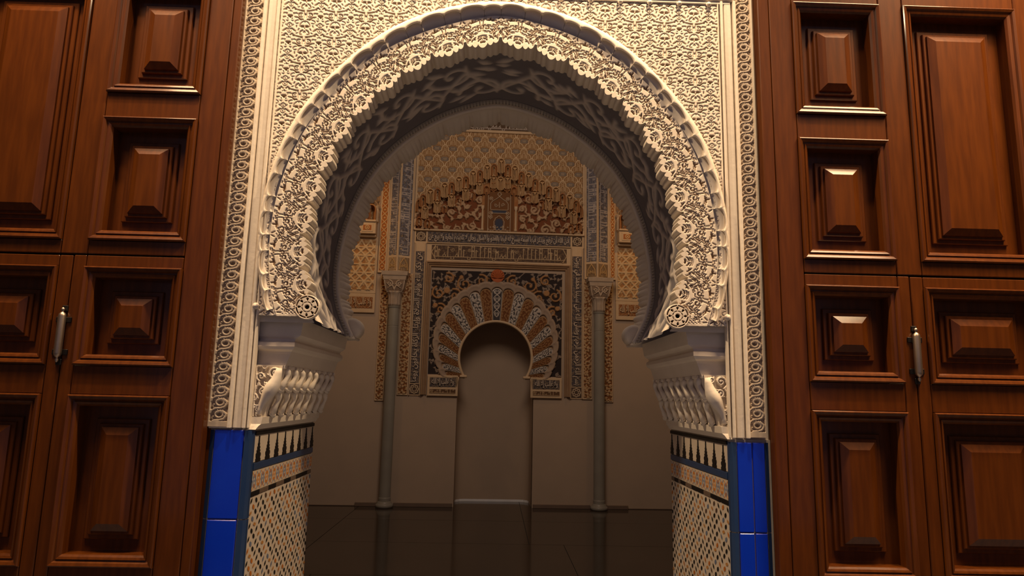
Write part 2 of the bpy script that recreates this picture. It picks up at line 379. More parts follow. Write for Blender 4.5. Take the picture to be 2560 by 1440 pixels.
# niche shell: straight sides, rounded back
pts = [(NL, .0), (NL, .42)]+[(NL+.14-.14*math.cos(R(a)), .42+.14*math.sin(R(a))) for a in (30, 60, 90)]+[(NR-.14+.14*math.sin(R(a)), .42+.14*math.cos(R(a))) for a in (0, 30, 60, 90)]+[(NR, .0)]
zs = [-1.5, 0, .6]+[.6+.62*math.sin(R(a)) for a in range(10, 100, 10)]
V = []; k = len(pts)
for i, z in enumerate(zs):
    s = 1 if z <= .6 else math.cos(R(min(90, (i-2)*10)))*.999+.001
    V += [(.015+(x-.015)*s, .0+y*(.4+.6*s), z) for x, y in pts]
part(wb, 'niche_shell', V, [(i*k+j, i*k+j+1, i*k+k+j+1, i*k+k+j) for i in range(len(zs)-1) for j in range(k-1)], M['plaster'], True)
V = [(x*.985, y-.012, z) for z in (-1.5, -1.468) for x, y in pts[1:-1]]; k = len(pts)-2
part(wb, 'marble_curb', V, [(j, j+1, k+j+1, k+j) for j in range(k-1)], M['white_marble'])
q = structure('baseboard_back', 'low dark stone skirting along the far oratory wall', 'baseboard', BK)
for a, b, h, d in ((-3.3, -1.86, .012, .01), (-1.86, -1.56, .05, .03), (-1.34, -.54, .05, .03), (.57, 1.37, .05, .03), (1.6, 1.9, .05, .03), (1.9, 3.3, .012, .01)):
    G().box(a, b, -d, .01, -1.5, -1.5+h, .003).out(q, 'skirting_piece', M['skirt'])

# ================================================================== THE GREAT ARCH
ar = thing('horseshoe_arch', 'large cream carved stucco horseshoe arch between the two wooden doors', 'arch', (0, YF, .3))
GROUND_SHADE, TOP = (.38, .235, .12), CREAM  # brown of the cuts: pigment remains with groove shade painted in
# --- spandrel motif: cuts of two depths in a pale field; u from the axis, v down one period
T = Cv(1, 1, 170, (1, 1)); cu = .0155; LOW = .5
for sx in (-1, 1):
    f = lambda *p: [(sx*x+.5, y) for x, y in p]
    T.line(f((.07, .0), (.17, -.015), (.235, -.075), (.35, -.09)), [cu*1.2, cu*1.3, cu*1.2, cu*.8])
    T.line(f((.13, .025), (.25, .03), (.32, .07), (.335, .12), (.29, .165), (.22, .15)), cu*.85, LOW)
    T.line(f((.025, .06), (.10, .11), (.15, .18), (.168, .265), (.12, .275)), cu*.85, LOW+.1)
    T.line(f((.055, .26), (.095, .262)), .036); T.line(f((.03, .30), (.012, .33)), cu, LOW)
    T.line(f((.265, .235), (.275, .315)), cu*.9, .6); T.line(f((.18, .36), (.215, .42)), cu*.9, .6)
    T.line(f((.285, .455), (.35, .405), (.425, .345)), [cu*.7, cu*1.25, cu*.9], .9)
    T.line(f((.05, .405), (.12, .45), (.155, .525), (.155, .565), (.09, .575)), [cu*.9, cu*1.2, cu, cu, cu*.8], .7)
    T.line(f((.0, .435), (.038, .485), (.0, .535)), cu*.8, LOW)
    T.line(f((.065, .675), (.13, .665), (.20, .65), (.30, .625), (.365, .625)), [cu*1.7, cu*1.3, cu*1.1, cu*.8, cu*1.1])
    T.line(f((.30, .625), (.37, .57), (.405, .545)), [cu*.7, cu, cu*1.3], .8)
    T.line([(sx*(.145+.085*math.cos(R(a)))+.5, .835+.075*math.sin(R(a))) for a in range(-110, 130, 15)], [cu*1.2]*6+[cu*.9]*10, .8); T.dot(.5+sx*.145, .835, .014)
    T.line(f((.047, .72), (.040, .80), (.047, .94)), cu*.8, .6); T.line(f((.0, .78), (.014, .81), (.0, .84)), cu*.7, .6)
    T.line(f((.29, .765), (.40, .77)), cu*.9, .6); T.line(f((.30, .755), (.27, .79)), cu*.8, .6); T.dot(.5+sx*.385, .82, .012)
    T.dot(.5+sx*.43, .97, .016); T.dot(.5+sx*.44, 1.045, .013); T.line(f((.39, .05), (.43, .09)), cu*.8, LOW); T.line(f((.455, .595), (.43, .575)), cu*1.1, .8); T.dot(.5+sx*.45, .70, .012)
    T.line(f((.22, .52), (.27, .54)), cu*.8, LOW); T.line(f((.37, .20), (.40, .26)), cu*.7, LOW)
for v in (.225, .43): T.ring(0, v, .076, cu*.85, val=.58) if False else T.line([(.076*math.cos(R(a)), v+.076*math.sin(R(a))) for a in range(0, 361, 15)], cu*.85, .58); T.dot(0, v, .015)
T.line([(-.055, .865), (.055, .865)], .030); T.line([(0, .87), (0, .92)], .030); T.dot(.5, .09, .02); T.dot(.5, .36, .012); T.dot(.5, .485, .012); T.line([(0, .66), (0, .70)], .012)
T.blur(1); PX_, PZ_ = .1345, .1265
for s, nm in ((-1, 'left'), (1, 'right')):
    x = np.arange(0, .985, .0024); z = np.arange(.315, 1.79, .0024); X, Z = np.meshgrid(XC+s*x, z)
    r = np.hypot(X-XC, Z-ZC); a = np.degrees(np.arctan2(X-XC, Z-ZC)); ok = (r > RR(R_RIMO, a)-.045)
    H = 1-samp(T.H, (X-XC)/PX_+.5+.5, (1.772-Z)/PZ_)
    relief(ar, 'spandrel', X, YF-H*.008, Z, M['carved'], mixc(GROUND_SHADE, TOP, H), ok)
# --- archivolt: interlaced arcs, cut lines in a pale field (a along the arch, b from the foil centre outward)
P = .1526; A = Cv(P, .17, 1100, (1, 0)); lw = .0021   # b from -.045 to .125
off = .045; lw = .0017; hp = P/2
def dash(x0, y0, x1, y1, on, gap, o, wd, val):
    L = math.hypot(x1-x0, y1-y0); ux, uy = (x1-x0)/L, (y1-y0)/L; t = gap*.5
    while t+on < L:
        A.line([(x0+ux*t-uy*o, off+y0+uy*t+ux*o), (x0+ux*(t+on)-uy*o, off+y0+uy*(t+on)+ux*o)], wd, val); t += on+gap
def arc(x, y, r, a0, a1, wd, val):
    n = 12; A.line([(x+r*math.cos(R(a0+(a1-a0)*i/n)), off+y+r*math.sin(R(a0+(a1-a0)*i/n))) for i in range(n+1)], wd, val)
A.line([(hp-.008, off-.017), (hp, off-.0155), (hp+.008, off-.017)], .0038)
for a0, a1 in ((28, 80), (100, 152)): arc(hp, -.020, .0215, a0, a1, lw*1.25, 1)
for a0, a1 in ((50, 86), (94, 130)): arc(hp, -.020, .0300, a0, a1, lw*1.1, .8)
arc(hp, -.020, .0365, 62, 118, lw, .55)
for k in (-1, 0, 1): A.dot(hp+k*.008, off-.006+.002*abs(k), .0016)
for q in (-1, 1):
    arc(hp+q*.037, -.008, .0095, 90-q*80, 90+q*40, lw*1.2, 1); A.dot(hp+q*.052, off+.004, .0034); arc(hp+q*.057, -.006, .008, 90-q*120, 90-q*20, lw, .8)
    A.line([(hp+q*.030, off+.010), (hp+q*.037, off+.005)], lw*1.3); A.line([(hp+q*.046, off+.016), (hp+q*.053, off+.022)], lw*1.3)
    arc(hp+q*.021, .058, .0075, 200, 420, lw*1.3, .95); arc(hp+q*.046, .040, .0066, 150, 380, lw, .6); arc(hp+q*.053, .075, .0080, 200, 430, lw*1.2, .8)
    A.line([(hp+q*.036, off+.098), (hp+q*.036, off+.118)], lw*1.5); A.line([(hp+q*.025, off+.0985), (hp+q*.047, off+.0985)], lw*1.6)
    A.line([(hp+q*.066, off+.101), (hp+q*.072, off+.113)], lw*1.2, .7); A.line([(hp+q*.012, off+.113), (hp+q*.020, off+.113)], lw, .7)
for r0 in (.0560, .0622, .0880, .0942, .1200, .1262):
    a = 24 if r0 < .06 or r0 > .1 else 17; end = 180-a
    while a < end-4:
        st = math.degrees(.0135/r0); a1 = min(a+st, end); m = (a+a1)/2
        if not 84 < m < 96 or r0 > .08: arc(hp, -.020, r0, a, a1, lw*.95, .85)
        a = a1+math.degrees(.0075/r0)
for a in (42, 49, 86.5, 93.5, 131, 138):
    for r0, r1 in ((.0665, .0835), (.0985, .1155)) if 80 < a < 100 else ((.0665, .0835),):
        m = (r0+r1)/2
        for b0, b1 in ((r0, m-.0015), (m+.0015, r1)): A.line([(hp+b0*math.cos(R(a)), off-.020+b0*math.sin(R(a))), (hp+b1*math.cos(R(a)), off-.020+b1*math.sin(R(a)))], lw*.95, .85)
for a in (60, 72, 108, 120): arc(hp, -.020, .0750, a-4, a+4, lw, .8)
for k in range(6): A.dot(.0095*math.cos(R(60*k)), off+.040+.0095*math.sin(R(60*k)), .0019)
A.dot(0, off+.040, .0024); A.dot(0, off+.022, .0030); A.dot(0, off+.065, .0022); arc(hp, .066, .0085, 200, 430, lw*1.3, .85); A.dot(hp, off+.100, .0026); A.dot(0, off+.092, .0022)
A.blur(1)
th = np.arange(-117.6, 117.61, .125); tt = np.linspace(0, 1, 62)
rin = RR(R_SPIKE, th)-lobes(th); rout = RR(R_ARCH, th); Rg = rin[None]+(rout-rin)[None]*tt[:, None]; TG = np.broadcast_to(th[None], Rg.shape)
X, Z = pol(Rg, TG); b = (Rg-RR(R_SPIKE, th)[None])*.118/(rout-RR(R_SPIKE, th))[None]
b = np.where(b < 0, Rg-RR(R_SPIKE, th)[None], b)
def samp_y(C, a, yy): return samp(C.H, a, np.clip((yy+.045)/.17, .006, .994))
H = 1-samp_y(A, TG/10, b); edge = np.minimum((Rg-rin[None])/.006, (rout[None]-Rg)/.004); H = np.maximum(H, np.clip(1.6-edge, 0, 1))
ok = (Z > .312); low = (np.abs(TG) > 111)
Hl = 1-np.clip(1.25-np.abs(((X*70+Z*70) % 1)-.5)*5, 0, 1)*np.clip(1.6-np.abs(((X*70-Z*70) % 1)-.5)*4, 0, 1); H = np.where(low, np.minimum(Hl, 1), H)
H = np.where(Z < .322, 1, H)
relief(ar, 'archivolt', X, YF-.002-H*.009, Z, M['carved'], mixc(GROUND_SHADE, TOP, H), ok)
# --- rosettes that close the archivolt
for s in (-1, 1):
    cx, cz = XC+s*.772, .352; g = G(); yb = YF-.005
    g.lathe([(.052, .004), (.052, -.008), (.050, -.010)], (cx, yb, cz), 32, 'y')
    ro = g.out(ar, 'rosette', M['stucco'])
    c = Cv(.104, .104, 1500); q = .052
    for k in range(8):
        a = 45*k; c.ring(q, q, .0435, .0026, a+6, a+39, 6); x, z = q+.031*math.cos(R(a)), q+.031*math.sin(R(a)); c.line([(x-.004*math.cos(R(a)), z-.004*math.sin(R(a))), (x+.003*math.cos(R(a)), z+.003*math.sin(R(a)))], [.002, .005])
        c.ring(q, q, .0205, .0016, a+8, a+37, 5)
    c.dot(q, q, .0095).blur(1); c.H = 1-c.H
    panel(ro, 'petal_relief', c, cx-q, cz-q, yb-.010, .007, M['carved'], GROUND_SHADE, TOP, mask=lambda X, Z: np.hypot(X-cx, Z-cz) < .050)
    G().lathe([(.040, .84), (.055, .85), (.058, .87), (.058, .93), (.050, .945)], (cx, YF+.0, cz), 24, 'y').out(ar, 'volute', M['stucco'], True)
# --- rim: a smooth lip and, behind it, a cove of scallops
def scal(t): return np.sqrt(np.clip(1-t*t, 0, 1))
th = np.arange(-109, 109.01, .25); LB = [(-2.1, 2.9), (2.9, 2.1)]
def rim_in(th):
    t = np.asarray(th) % 10; o = np.where(t < 5.9, scal((t-2.95)/2.95), scal((t-7.95)/2.05)*.7)
    return RR(R_RIMI, th)+(o-.45)*.020
ro_, ri_ = RR(R_RIMO, th)+.002, np.minimum(rim_in(th), RR(R_RIMO, th)-.006)
prf = [(ro_-.006, YF), (ro_-.002, YF-.012), (ro_, YF-.018), (ro_*.75+ri_*.25, YF-.026), (ro_*.3+ri_*.7, YF-.035), (ri_, YF-.029), (ri_+.004, YF-.02)]
XX = np.stack([pol(r, th)[0]*y/YF for r, y in prf]); ZZ = np.stack([pol(r, th)[1]*y/YF for r, y in prf]); YY = np.stack([np.full_like(th, y) for r, y in prf])
relief(ar, 'rim', XX, YY, ZZ, M['stucco'])
for k in range(-12, 12):
    for c0, c1 in ((0, 5.9), (5.9, 10)):
        a0, a1 = k*10+c0, k*10+c1
        if a1 < -108 or a0 > 108: continue
        a0, a1 = max(a0, -109), min(a1, 109)
        ta = np.linspace(a0+.04, a1-.04, 13); ts = np.linspace(0, 1, 12); r0 = np.minimum(rim_in(ta), RR(R_RIMO, ta)-.006); r1 = RR(R_ARCH, ta)-.004
        u = np.linspace(-1, 1, 13); cup = .016*scal(u)
        st = np.interp(ts, [0, .3, .36, .58, .64, 1], [0, .12, .16, .55, .60, 1]); dd = np.interp(ts, [0, .3, .36, .58, .64, 1], [0, .46, .50, .52, .56, 1])   # a step half-way down
        Rr = r0[None]+(r1-r0)[None]*st[:, None]+cup[None]*(np.sin(ts*np.pi))[:, None]*.8
        Yr = YF-.029+(.033)*np.clip(dd, 0, 1)[:, None]+0*u[None]
        X, Z = pol(Rr, np.broadcast_to(ta[None], Rr.shape)); relief(ar, 'scallop', X*Yr/YF, Yr, Z*Yr/YF, M['stucco'])
for s in (-1, 1):                                                 # feet of the rim and the small studs beside them
    G().lathe([(.0, -.014), (.011, -.012), (.014, -.004), (.014, 0)], (XC+s*.984, YF-.012, .352), 14, 'y', False).out(ar, 'stud', M['stucco'], True)
# --- intrados: hanging foils, carved band, beads, roll, plain zone, foils again
th = np.arange(-EL, EL+.01, .2); rs = RR(R_SPIKE, th); lo = lobes(th)
ys = [YF-.011, YF+.04, YF+.08, YF+.115, YF+.140, YF+.150]; fs = [1, 1, .95, .8, .45, 0]
XX = np.stack([pol(rs-lo*f+.010*(1-f), th)[0] for f in fs]); ZZ = np.stack([pol(rs-lo*f+.010*(1-f), th)[1] for f in fs]); YY = np.stack([np.full_like(th, y) for y in ys])
relief(ar, 'foil_edge', XX, YY, ZZ, M['stucco'], smooth=False)
wS = .50; C = Cv(3.44, wS, 190)
rg = random.Random(11)
for k in range(13):                                               # large leafy scrolls, mirrored about the crown
    for s in (-1, 1):
        cx = 1.72+s*(.02+.135*k); yy = .15 if k % 2 else .35
        C.spiral(cx+s*.06, yy, .115, 1.1, rg.uniform(-.4, .4)+(0 if s > 0 else math.pi), s*(1 if k % 2 else -1), .012)
        for q in range(4):
            a = rg.uniform(0, 6.28); l = rg.uniform(.05, .09); x0, y0 = cx+rg.uniform(-.05, .05), wS-yy+rg.uniform(-.06, .06)
            C.line([(x0, y0), (x0+s*l*.5, y0+.3*l*math.sin(a)), (x0+s*l, y0+l*math.sin(a)*.8)], [.004, .017, .003])
        C.line([(cx, yy), (cx+s*.07, wS/2), (cx+s*.135, wS-yy)], [.008, .012, .008])
C.blur(2); rs3 = RR(R_SPIKE, th); U, V_ = np.meshgrid((th+EL)/(2*EL)*3.44, np.linspace(0, wS, 84))
th3 = np.linspace(-EL, EL, 640); U, V_ = np.meshgrid((th3+EL)/(2*EL), np.linspace(0.001, .999, 84)); H = samp(C.H, U*.998+.001, V_)
rb = RR(R_SPIKE, th3)[None]+.014-H*.009; X, Z = pol(rb, np.broadcast_to(th3[None], rb.shape))
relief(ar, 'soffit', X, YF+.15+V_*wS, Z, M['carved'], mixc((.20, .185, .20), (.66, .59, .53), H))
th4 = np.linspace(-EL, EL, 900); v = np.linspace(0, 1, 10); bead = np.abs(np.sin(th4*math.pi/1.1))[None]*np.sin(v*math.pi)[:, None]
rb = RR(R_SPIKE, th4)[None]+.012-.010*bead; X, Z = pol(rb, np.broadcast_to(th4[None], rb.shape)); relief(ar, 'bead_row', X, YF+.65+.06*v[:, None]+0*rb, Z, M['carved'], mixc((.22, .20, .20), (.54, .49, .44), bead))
th5 = np.linspace(-EL, EL, 240); px, pz = pol(RR(R_SPIKE, th5)+.006, th5); G().tube([(x, YF+.725, z) for x, z in zip(px, pz)], .013, 8).out(ar, 'roll_moulding', M['stucco'], True)
ys = [YF+.71, YF+.80, YF+.82, YF+.90, YW+.012]; fs = [0, 0, .35, .62, .62]
XX = np.stack([pol(rs-lo*f+.012*(1-f), th)[0] for f in fs]); ZZ = np.stack([pol(rs-lo*f+.012*(1-f), th)[1] for f in fs]); YY = np.stack([np.full_like(th, y) for y in ys])
relief(ar, 'foil_edge', XX, YY, ZZ, M['stucco'], smooth=False)
XX = np.stack([pol(rs-lo*.62+.0046, th)[0], pol(rs+.02, th)[0]]); ZZ = np.stack([pol(rs-lo*.62+.0046, th)[1], pol(rs+.02, th)[1]])
relief(ar, 'back_edge', XX, np.full_like(XX, YW+.012), ZZ, M['stucco'], smooth=False)

# --- frame round the spandrels: chain friezes, fillets, top cornice
HP = .0478; Tc = Cv(.070, HP, 2600, (0, 1)); cx = .036; h = HP
path = [(-.031, .20), (-.027, .42), (-.014, .58), (.004, .62), (.017, .72), (.0235, .92), (.0235, 1.12), (.015, 1.30), (.004, 1.37)]
Tc.line([(cx+x, y*h) for x, y in path], [.0040]*9); Tc.line([(cx+x*.78, y*h-.0085) for x, y in path[1:-1]], .0014, .75)
Tc.line([(cx-x, y*h-.012) for x, y in path[3:7]], .0016, .7)
Tc.line([(cx+.0135*math.cos(R(a)), h*.08+.0125*math.sin(R(a))) for a in range(0, 361, 20)], .0036, .9)
for q in (-1, 1): Tc.line([(cx+q*.0325, 0), (cx+q*.0325, h)], .0024, .9)
Tc.line([(cx+.006, h*.08+.007), (cx-.006, h*.08+.008)], .0035, .8)
for x, y in ((-.020, .9), (.012, .42), (-.022, .75), (.024, .55), (-.006, .45)): Tc.dot(cx+x, y*h, .0024)
Tc.blur(1)
for s, xa, xb in ((-1, -1.150, -1.070), (1, 1.047, 1.120)):
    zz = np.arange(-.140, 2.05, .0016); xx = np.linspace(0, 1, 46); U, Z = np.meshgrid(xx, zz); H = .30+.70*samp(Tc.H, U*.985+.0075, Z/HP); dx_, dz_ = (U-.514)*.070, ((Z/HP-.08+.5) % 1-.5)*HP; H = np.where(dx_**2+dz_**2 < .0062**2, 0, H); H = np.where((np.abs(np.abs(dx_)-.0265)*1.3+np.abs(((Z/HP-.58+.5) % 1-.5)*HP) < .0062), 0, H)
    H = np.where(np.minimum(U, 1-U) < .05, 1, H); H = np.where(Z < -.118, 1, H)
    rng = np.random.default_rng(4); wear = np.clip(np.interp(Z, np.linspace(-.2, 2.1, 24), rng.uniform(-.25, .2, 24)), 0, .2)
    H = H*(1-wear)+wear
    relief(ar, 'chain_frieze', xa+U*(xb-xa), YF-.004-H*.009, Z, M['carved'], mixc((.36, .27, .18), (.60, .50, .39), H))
    m = 1 if s > 0 else -1
    for nm, a, b_, d in (('fillet', 1.069, 1.054, .026), ('band', 1.050, 1.016, .012), ('fillet', 1.012, .998, .020), ('fillet', .994, .986, .014)):
        if s > 0: a, b_ = a-.019, b_-.017
        G().box(m*a, m*b_, YF-d, YF+.02, -.145, 1.80, .003).out(ar, nm, M['stucco'])
G().box(-1.150, -1.055, YF-.006, YF+.02, -.147, -.128, .003).out(ar, 'fillet', M['stucco'])
G().box(-1.07, 1.052, YF-.020, YF+.02, 1.803, 1.835, .006).out(ar, 'cornice', M['stucco'])
G().box(-1.045, 1.03, YF-.013, YF+.02, 1.786, 1.803, .003).out(ar, 'cornice', M['stucco'])
G().box(-1.07, 1.052, YF-.016, YF+.02, 1.835, 2.10, .004).out(ar, 'cornice', M['stucco'])
G().box(-1.2, 1.2, YF-.02, YF+.02, 2.05, 2.3, .004).out(ar, 'cornice', M['stucco'])
for k in range(15):
    x = XC+(k-7)*PX_; G().lathe([(0, -.010), (.009, -.009), (.012, 0)], (x, YF-.012, 1.784), 10, 'y', False).out(ar, 'stud', M['stucco'], True)

# ================================================================== IMPOSTS
def impost(s):
    side = 'left' if s < 0 else 'right'
    t = thing('impost', f'carved stucco impost and capital under the {side} foot of the arch', 'impost', (s*.9, YF, -.14), FR, 'imposts of the great arch')
    xw = s*.993
    def slab(name, lv, col=None):                                # stacked rectangles: (z, projection, front projection)
        V = []; F = []
        for z, p, q in lv:
            xi = s*(.971-p); V += [(xw, YF-q, z), (xi, YF-q, z), (xi, YW+q*.6, z), (xw, YW+q*.6, z)]
        for i in range(len(lv)-1):
            for j in range(4): F.append((i*4+j, i*4+(j+1) % 4, i*4+4+(j+1) % 4, i*4+4+j))
        F += [(0, 1, 2, 3), tuple(range(len(V)-4, len(V)))]
        return part(t, name, V, F, M['stucco'])
    co = slab('cornice', [(.306, .160, -.045), (.240, .150, -.048), (.232, .140, -.050), (.224, .128, -.056), (.214, .124, -.056), (.206, .134, -.026), (.190, .136, -.020), (.178, .128, -.026), (.170, .116, -.050), (.160, .112, -.052), (.122, .100, -.050), (.112, .097, -.048)])
    pr = [(.112, .092), (.098, .090), (.07, .086), (.04, .078), (.01, .062), (-.02, .044), (-.05, .030), (-.08, .022), (-.100, .020)]
    slab('bell', [(z, p, -.028) for z, p in pr])
    slab('necking', [(-.100, .030, -.012), (-.128, .026, -.012), (-.136, .018, -.006), (-.150, .010, .002)])
    P_ = lambda z: float(np.interp(-z, [-a for a, b in pr], [b for a, b in pr]))
    for i in range(16):                                          # dentils under the cornice
        y = YF+.035+i*.057; G().box(s*(.971-.100), s*(.971-.086), y, y+.026, .098, .112, .002).out(co, 'dentil', M['stucco'])
    for i in range(8):                                           # upright leaves that curl over
        y = YF+.075+i*.113
        for k, (za, zb, bul) in enumerate(((.098, .012, .020), (.004, -.092, .024))):
            yo = 0 if k == 0 else .05
            pts = []
            for q in range(9):
                u = q/8; z = za+(zb-za)*u; pts.append((s*(.971-P_(z)-.004-bul*math.sin(u*math.pi*.9)*(.5 if k == 0 else 1)*(1-u*.3)), y+yo*(u if k else 0)+.010*math.sin(u*6.28), z))
            lf = G().tube(pts, [.010, .014, .013, .010, .009, .011, .014, .016, .009], 7).out(t, 'leaf', M['stucco'], True)
            G().tube([(pts[-1][0], pts[-1][1]-.025, pts[-1][2]+.004), (pts[-1][0]+s*-.006, pts[-1][1], pts[-1][2]-.003), (pts[-1][0], pts[-1][1]+.025, pts[-1][2]+.004)], [.006, .013, .006], 6).out(lf, 'leaf_tip', M['stucco'], True)
    c = Cv(.105, .205, 900); c.scrolls(.026, .0042, 21 if s < 0 else 22, 1.3); c.line([(.003, 0), (.003, .205)], .003).blur(1)
    def cut(X, Z): return np.abs(X) > .971-np.interp(-Z, [-a for a, b in pr], [b for a, b in pr])+.012
    if s < 0: panel(t, 'carved_face', c, -.985, -.098, YF+.026, .012, M['carved'], (.62, .52, .40), CREAM, mask=cut)
    else: panel(t, 'carved_face', c, .88, -.098, YF+.026, .012, M['carved'], (.62, .52, .40), CREAM, flipx=True, mask=cut)
    pts = [(s*(.971-P_(z)+.012), YF+.024, z) for z in np.linspace(.10, -.09, 10)]
    G().tube(pts, [.012, .016, .020, .026, .030, .026, .018, .013, .011, .012], 10).out(t, 'corner_leaf', M['stucco'], True)
    return t
impost(-1); impost(1)

# ================================================================== TILED JAMBS
def dado(s):
    side = 'left' if s < 0 else 'right'
    t = thing('tiled_jamb', f'{side} jamb of the arch, tiled in mosaic with a row of black finials and cobalt corner tiles', 'tile panel', (s*1.04, YF, -1.5))
    XJ = lambda d: s*(.971-d)
    # core
    G().box(s*.973, s*1.14, YF+.004, YW, -1.5, -.150).out(t, 'core', M['grout'])
    # cobalt tiles on the street face, two courses and more below
    cuts = [-.1525, -.500, -.85, -1.2, -1.5] if s < 0 else [-.1605, -.517, -.867, -1.217, -1.5]
    for a, b in zip(cuts, cuts[1:]):
        if s < 0: cols = [(-1.121, -1.0045), ]
        else: cols = [(.9985, 1.0585), (1.063, 1.112)]
        for x0, x1 in cols: G().box(x0, x1, YF-.008, YF+.01, b+.0035, a-.0005, .003).out(t, 'tile', M['blue'])
        x0, x1 = (-.9995, -.9705) if s < 0 else (.9705, .9945)
        g = G(); yy = [YF-.006, YF+.002, YF+.03]; xi = s*.9695; xo = s*(1.0 if s < 0 else .9945)
        V = [(xo, YF-.007, z) for z in (b+.0035, a-.0005)]+[(xi+s*.010, YF-.006, z) for z in (b+.0035, a-.0005)]+[(xi, YF+.006, z) for z in (b+.0035, a-.0005)]+[(xi, YF+.028, z) for z in (b+.0035, a-.0005)]
        g.add(V, [(0, 2, 3, 1), (2, 4, 5, 3), (4, 6, 7, 5)]).out(t, 'corner_tile', M['bluegrey'])
        xe = -1.123 if s < 0 else 1.1135
        G().add([(xe, YF-.006, z) for z in (b+.0035, a-.0005)]+[(xe+s*.018, YF+.004, z) for z in (b+.0035, a-.0005)]+[(xe+s*.020, YF+.03, z) for z in (b+.0035, a-.0005)], [(0, 2, 3, 1), (2, 4, 5, 3)]).out(t, 'edge_tile', M['bluegrey'])
    def strip(name, z0, z1, d, m, y0=YF+.03, y1=YW-.002, bev=.0015, n=1):
        for i in range(n):
            a = y0+(y1-y0)*i/n; b = y0+(y1-y0)*(i+1)/n
            G().box(XJ(-.004), XJ(d), a+.0012, b-.0012, z0, z1, bev).out(t, name, m)
    strip('black_tile', -.174, -.158, .006, M['black'], n=1)
    strip('white_ground', -.283, -.174, .0015, M['white_tile'], n=1)
    strip('blue_strip', -.313, -.285, .005, M['bluegrey'], n=3)
    # black stepped finials, one by one
    outl = [(.000, .0), (.030, .0), (.030, .010), (.022, .014), (.029, .022), (.029, .030), (.016, .036), (.022, .042), (.011, .048), (.017, .055), (.007, .061), (.011, .068), (.005, .074), (.004, .098), (.0, .100)]
    half = [(a*.9, b*1.04) for a, b in outl[1:]]; ol = [(-a, b) for a, b in half[::-1][1:]]; ol = half+ol
    V = [(d, a, b) for d in (0, .004) for a, b in ol]; k = len(ol)
    me = mesh('finial', [(-s*d, a, b) for d, a, b in V], [tuple(range(k)), tuple(range(k, 2*k))]+[(j, (j+1) % k, k+(j+1) % k, k+j) for j in range(k)], M['black'])
    for i in range(8): place(t, 'finial', me, (XJ(.0012), YF+.075+i*.1178, -.2815))
    # star border
    cv = Cv(.9, .084, 420); oc = np.full((cv.ny, cv.nx, 3), (.62, .52, .40))
    blue, och = (.14, .20, .34), (.60, .22, .03)
    for k, colr in ((0, blue), (1, och)):
        c = Cv(.9, .084, 420)
        for i in range(18):
            x = .025+i*.05
            if i % 2 == k:
                for a in (0, 45):
                    pts = [(x+.020*math.cos(R(a+90*j+45)), .042+.026*math.sin(R(a+90*j+45))) for j in range(5)]; c.line(pts, .0036)
                c.dot(x, .042, .006)
            else:
                c.line([(x-.02, .008), (x, .028), (x+.02, .008)], .003); c.line([(x-.02, .076), (x, .056), (x+.02, .076)], .003)
        oc = oc*(1-c.H[..., None])+np.array(colr)*c.H[..., None]; cv.H = np.maximum(cv.H, c.H)
    Yg, Zg = np.meshgrid(YF+.03+cv.X, -.399+cv.Y)
    relief(t, 'star_border', XJ(.002+cv.H*.0012), Yg, Zg, M['zellij'], oc)
    # dark broken strip
    rg = random.Random(4 if s < 0 else 6); y = YF+.03
    while y < YW-.01:
        l = rg.uniform(.035, .12); e = min(y+l, YW-.002)
        G().box(XJ(-.002), XJ(.003), y, e-.004, -.419+rg.uniform(0, .002), -.400, .001).out(t, 'dark_tile', M['black'] if rg.random() < .75 else M['skirt']); y = e
    # lower mosaic: pale ground with hundreds of small pointed lozenges
    strip('white_ground', -1.5, -.419, .001, M['white_tile'], n=1)
    V = []; F = []; K = []; pal = [(.018, .016, .014)]*11+[(.52, .17, .025)]*3+[(.16, .20, .30)]*2+[(.10, .06, .04)]
    dy, dz = .058, .037; j = 0; z = -.436
    while z > -1.48:
        i = 0
        while True:
            y = YF+.042+i*dy+(dy/2 if j % 2 else 0); i += 1
            if y > YW-.014: break
            tilt = .0075 if (i+j) % 2 else -.0075; ww = .0092; hh = .0118
            if (i*3+j*2) % 7 == 0: ww, hh = .0125, .008
            zz = z+rg.uniform(-.002, .002); b = len(V); x = XJ(.0028)
            V += [(x, y+tilt, zz+hh), (x, y+ww, zz+hh*.4), (x, y+ww-tilt*.4, zz-hh*.4), (x, y-tilt, zz-hh), (x, y-ww, zz-hh*.4), (x, y-ww+tilt*.4, zz+hh*.4)]
            F += [(b, b+1, b+2, b+3), (b, b+3, b+4, b+5)]; K += [pal[rg.randrange(len(pal))] if ww < .012 else (.50, .24, .07)]*6
        z -= .0242; j += 1
    part(t, 'mosaic_pieces', V, F, M['zellij'], col=K, kind='stuff')
    # pale interlace ribbons between the pieces
    return t
dado(-1); dado(1)

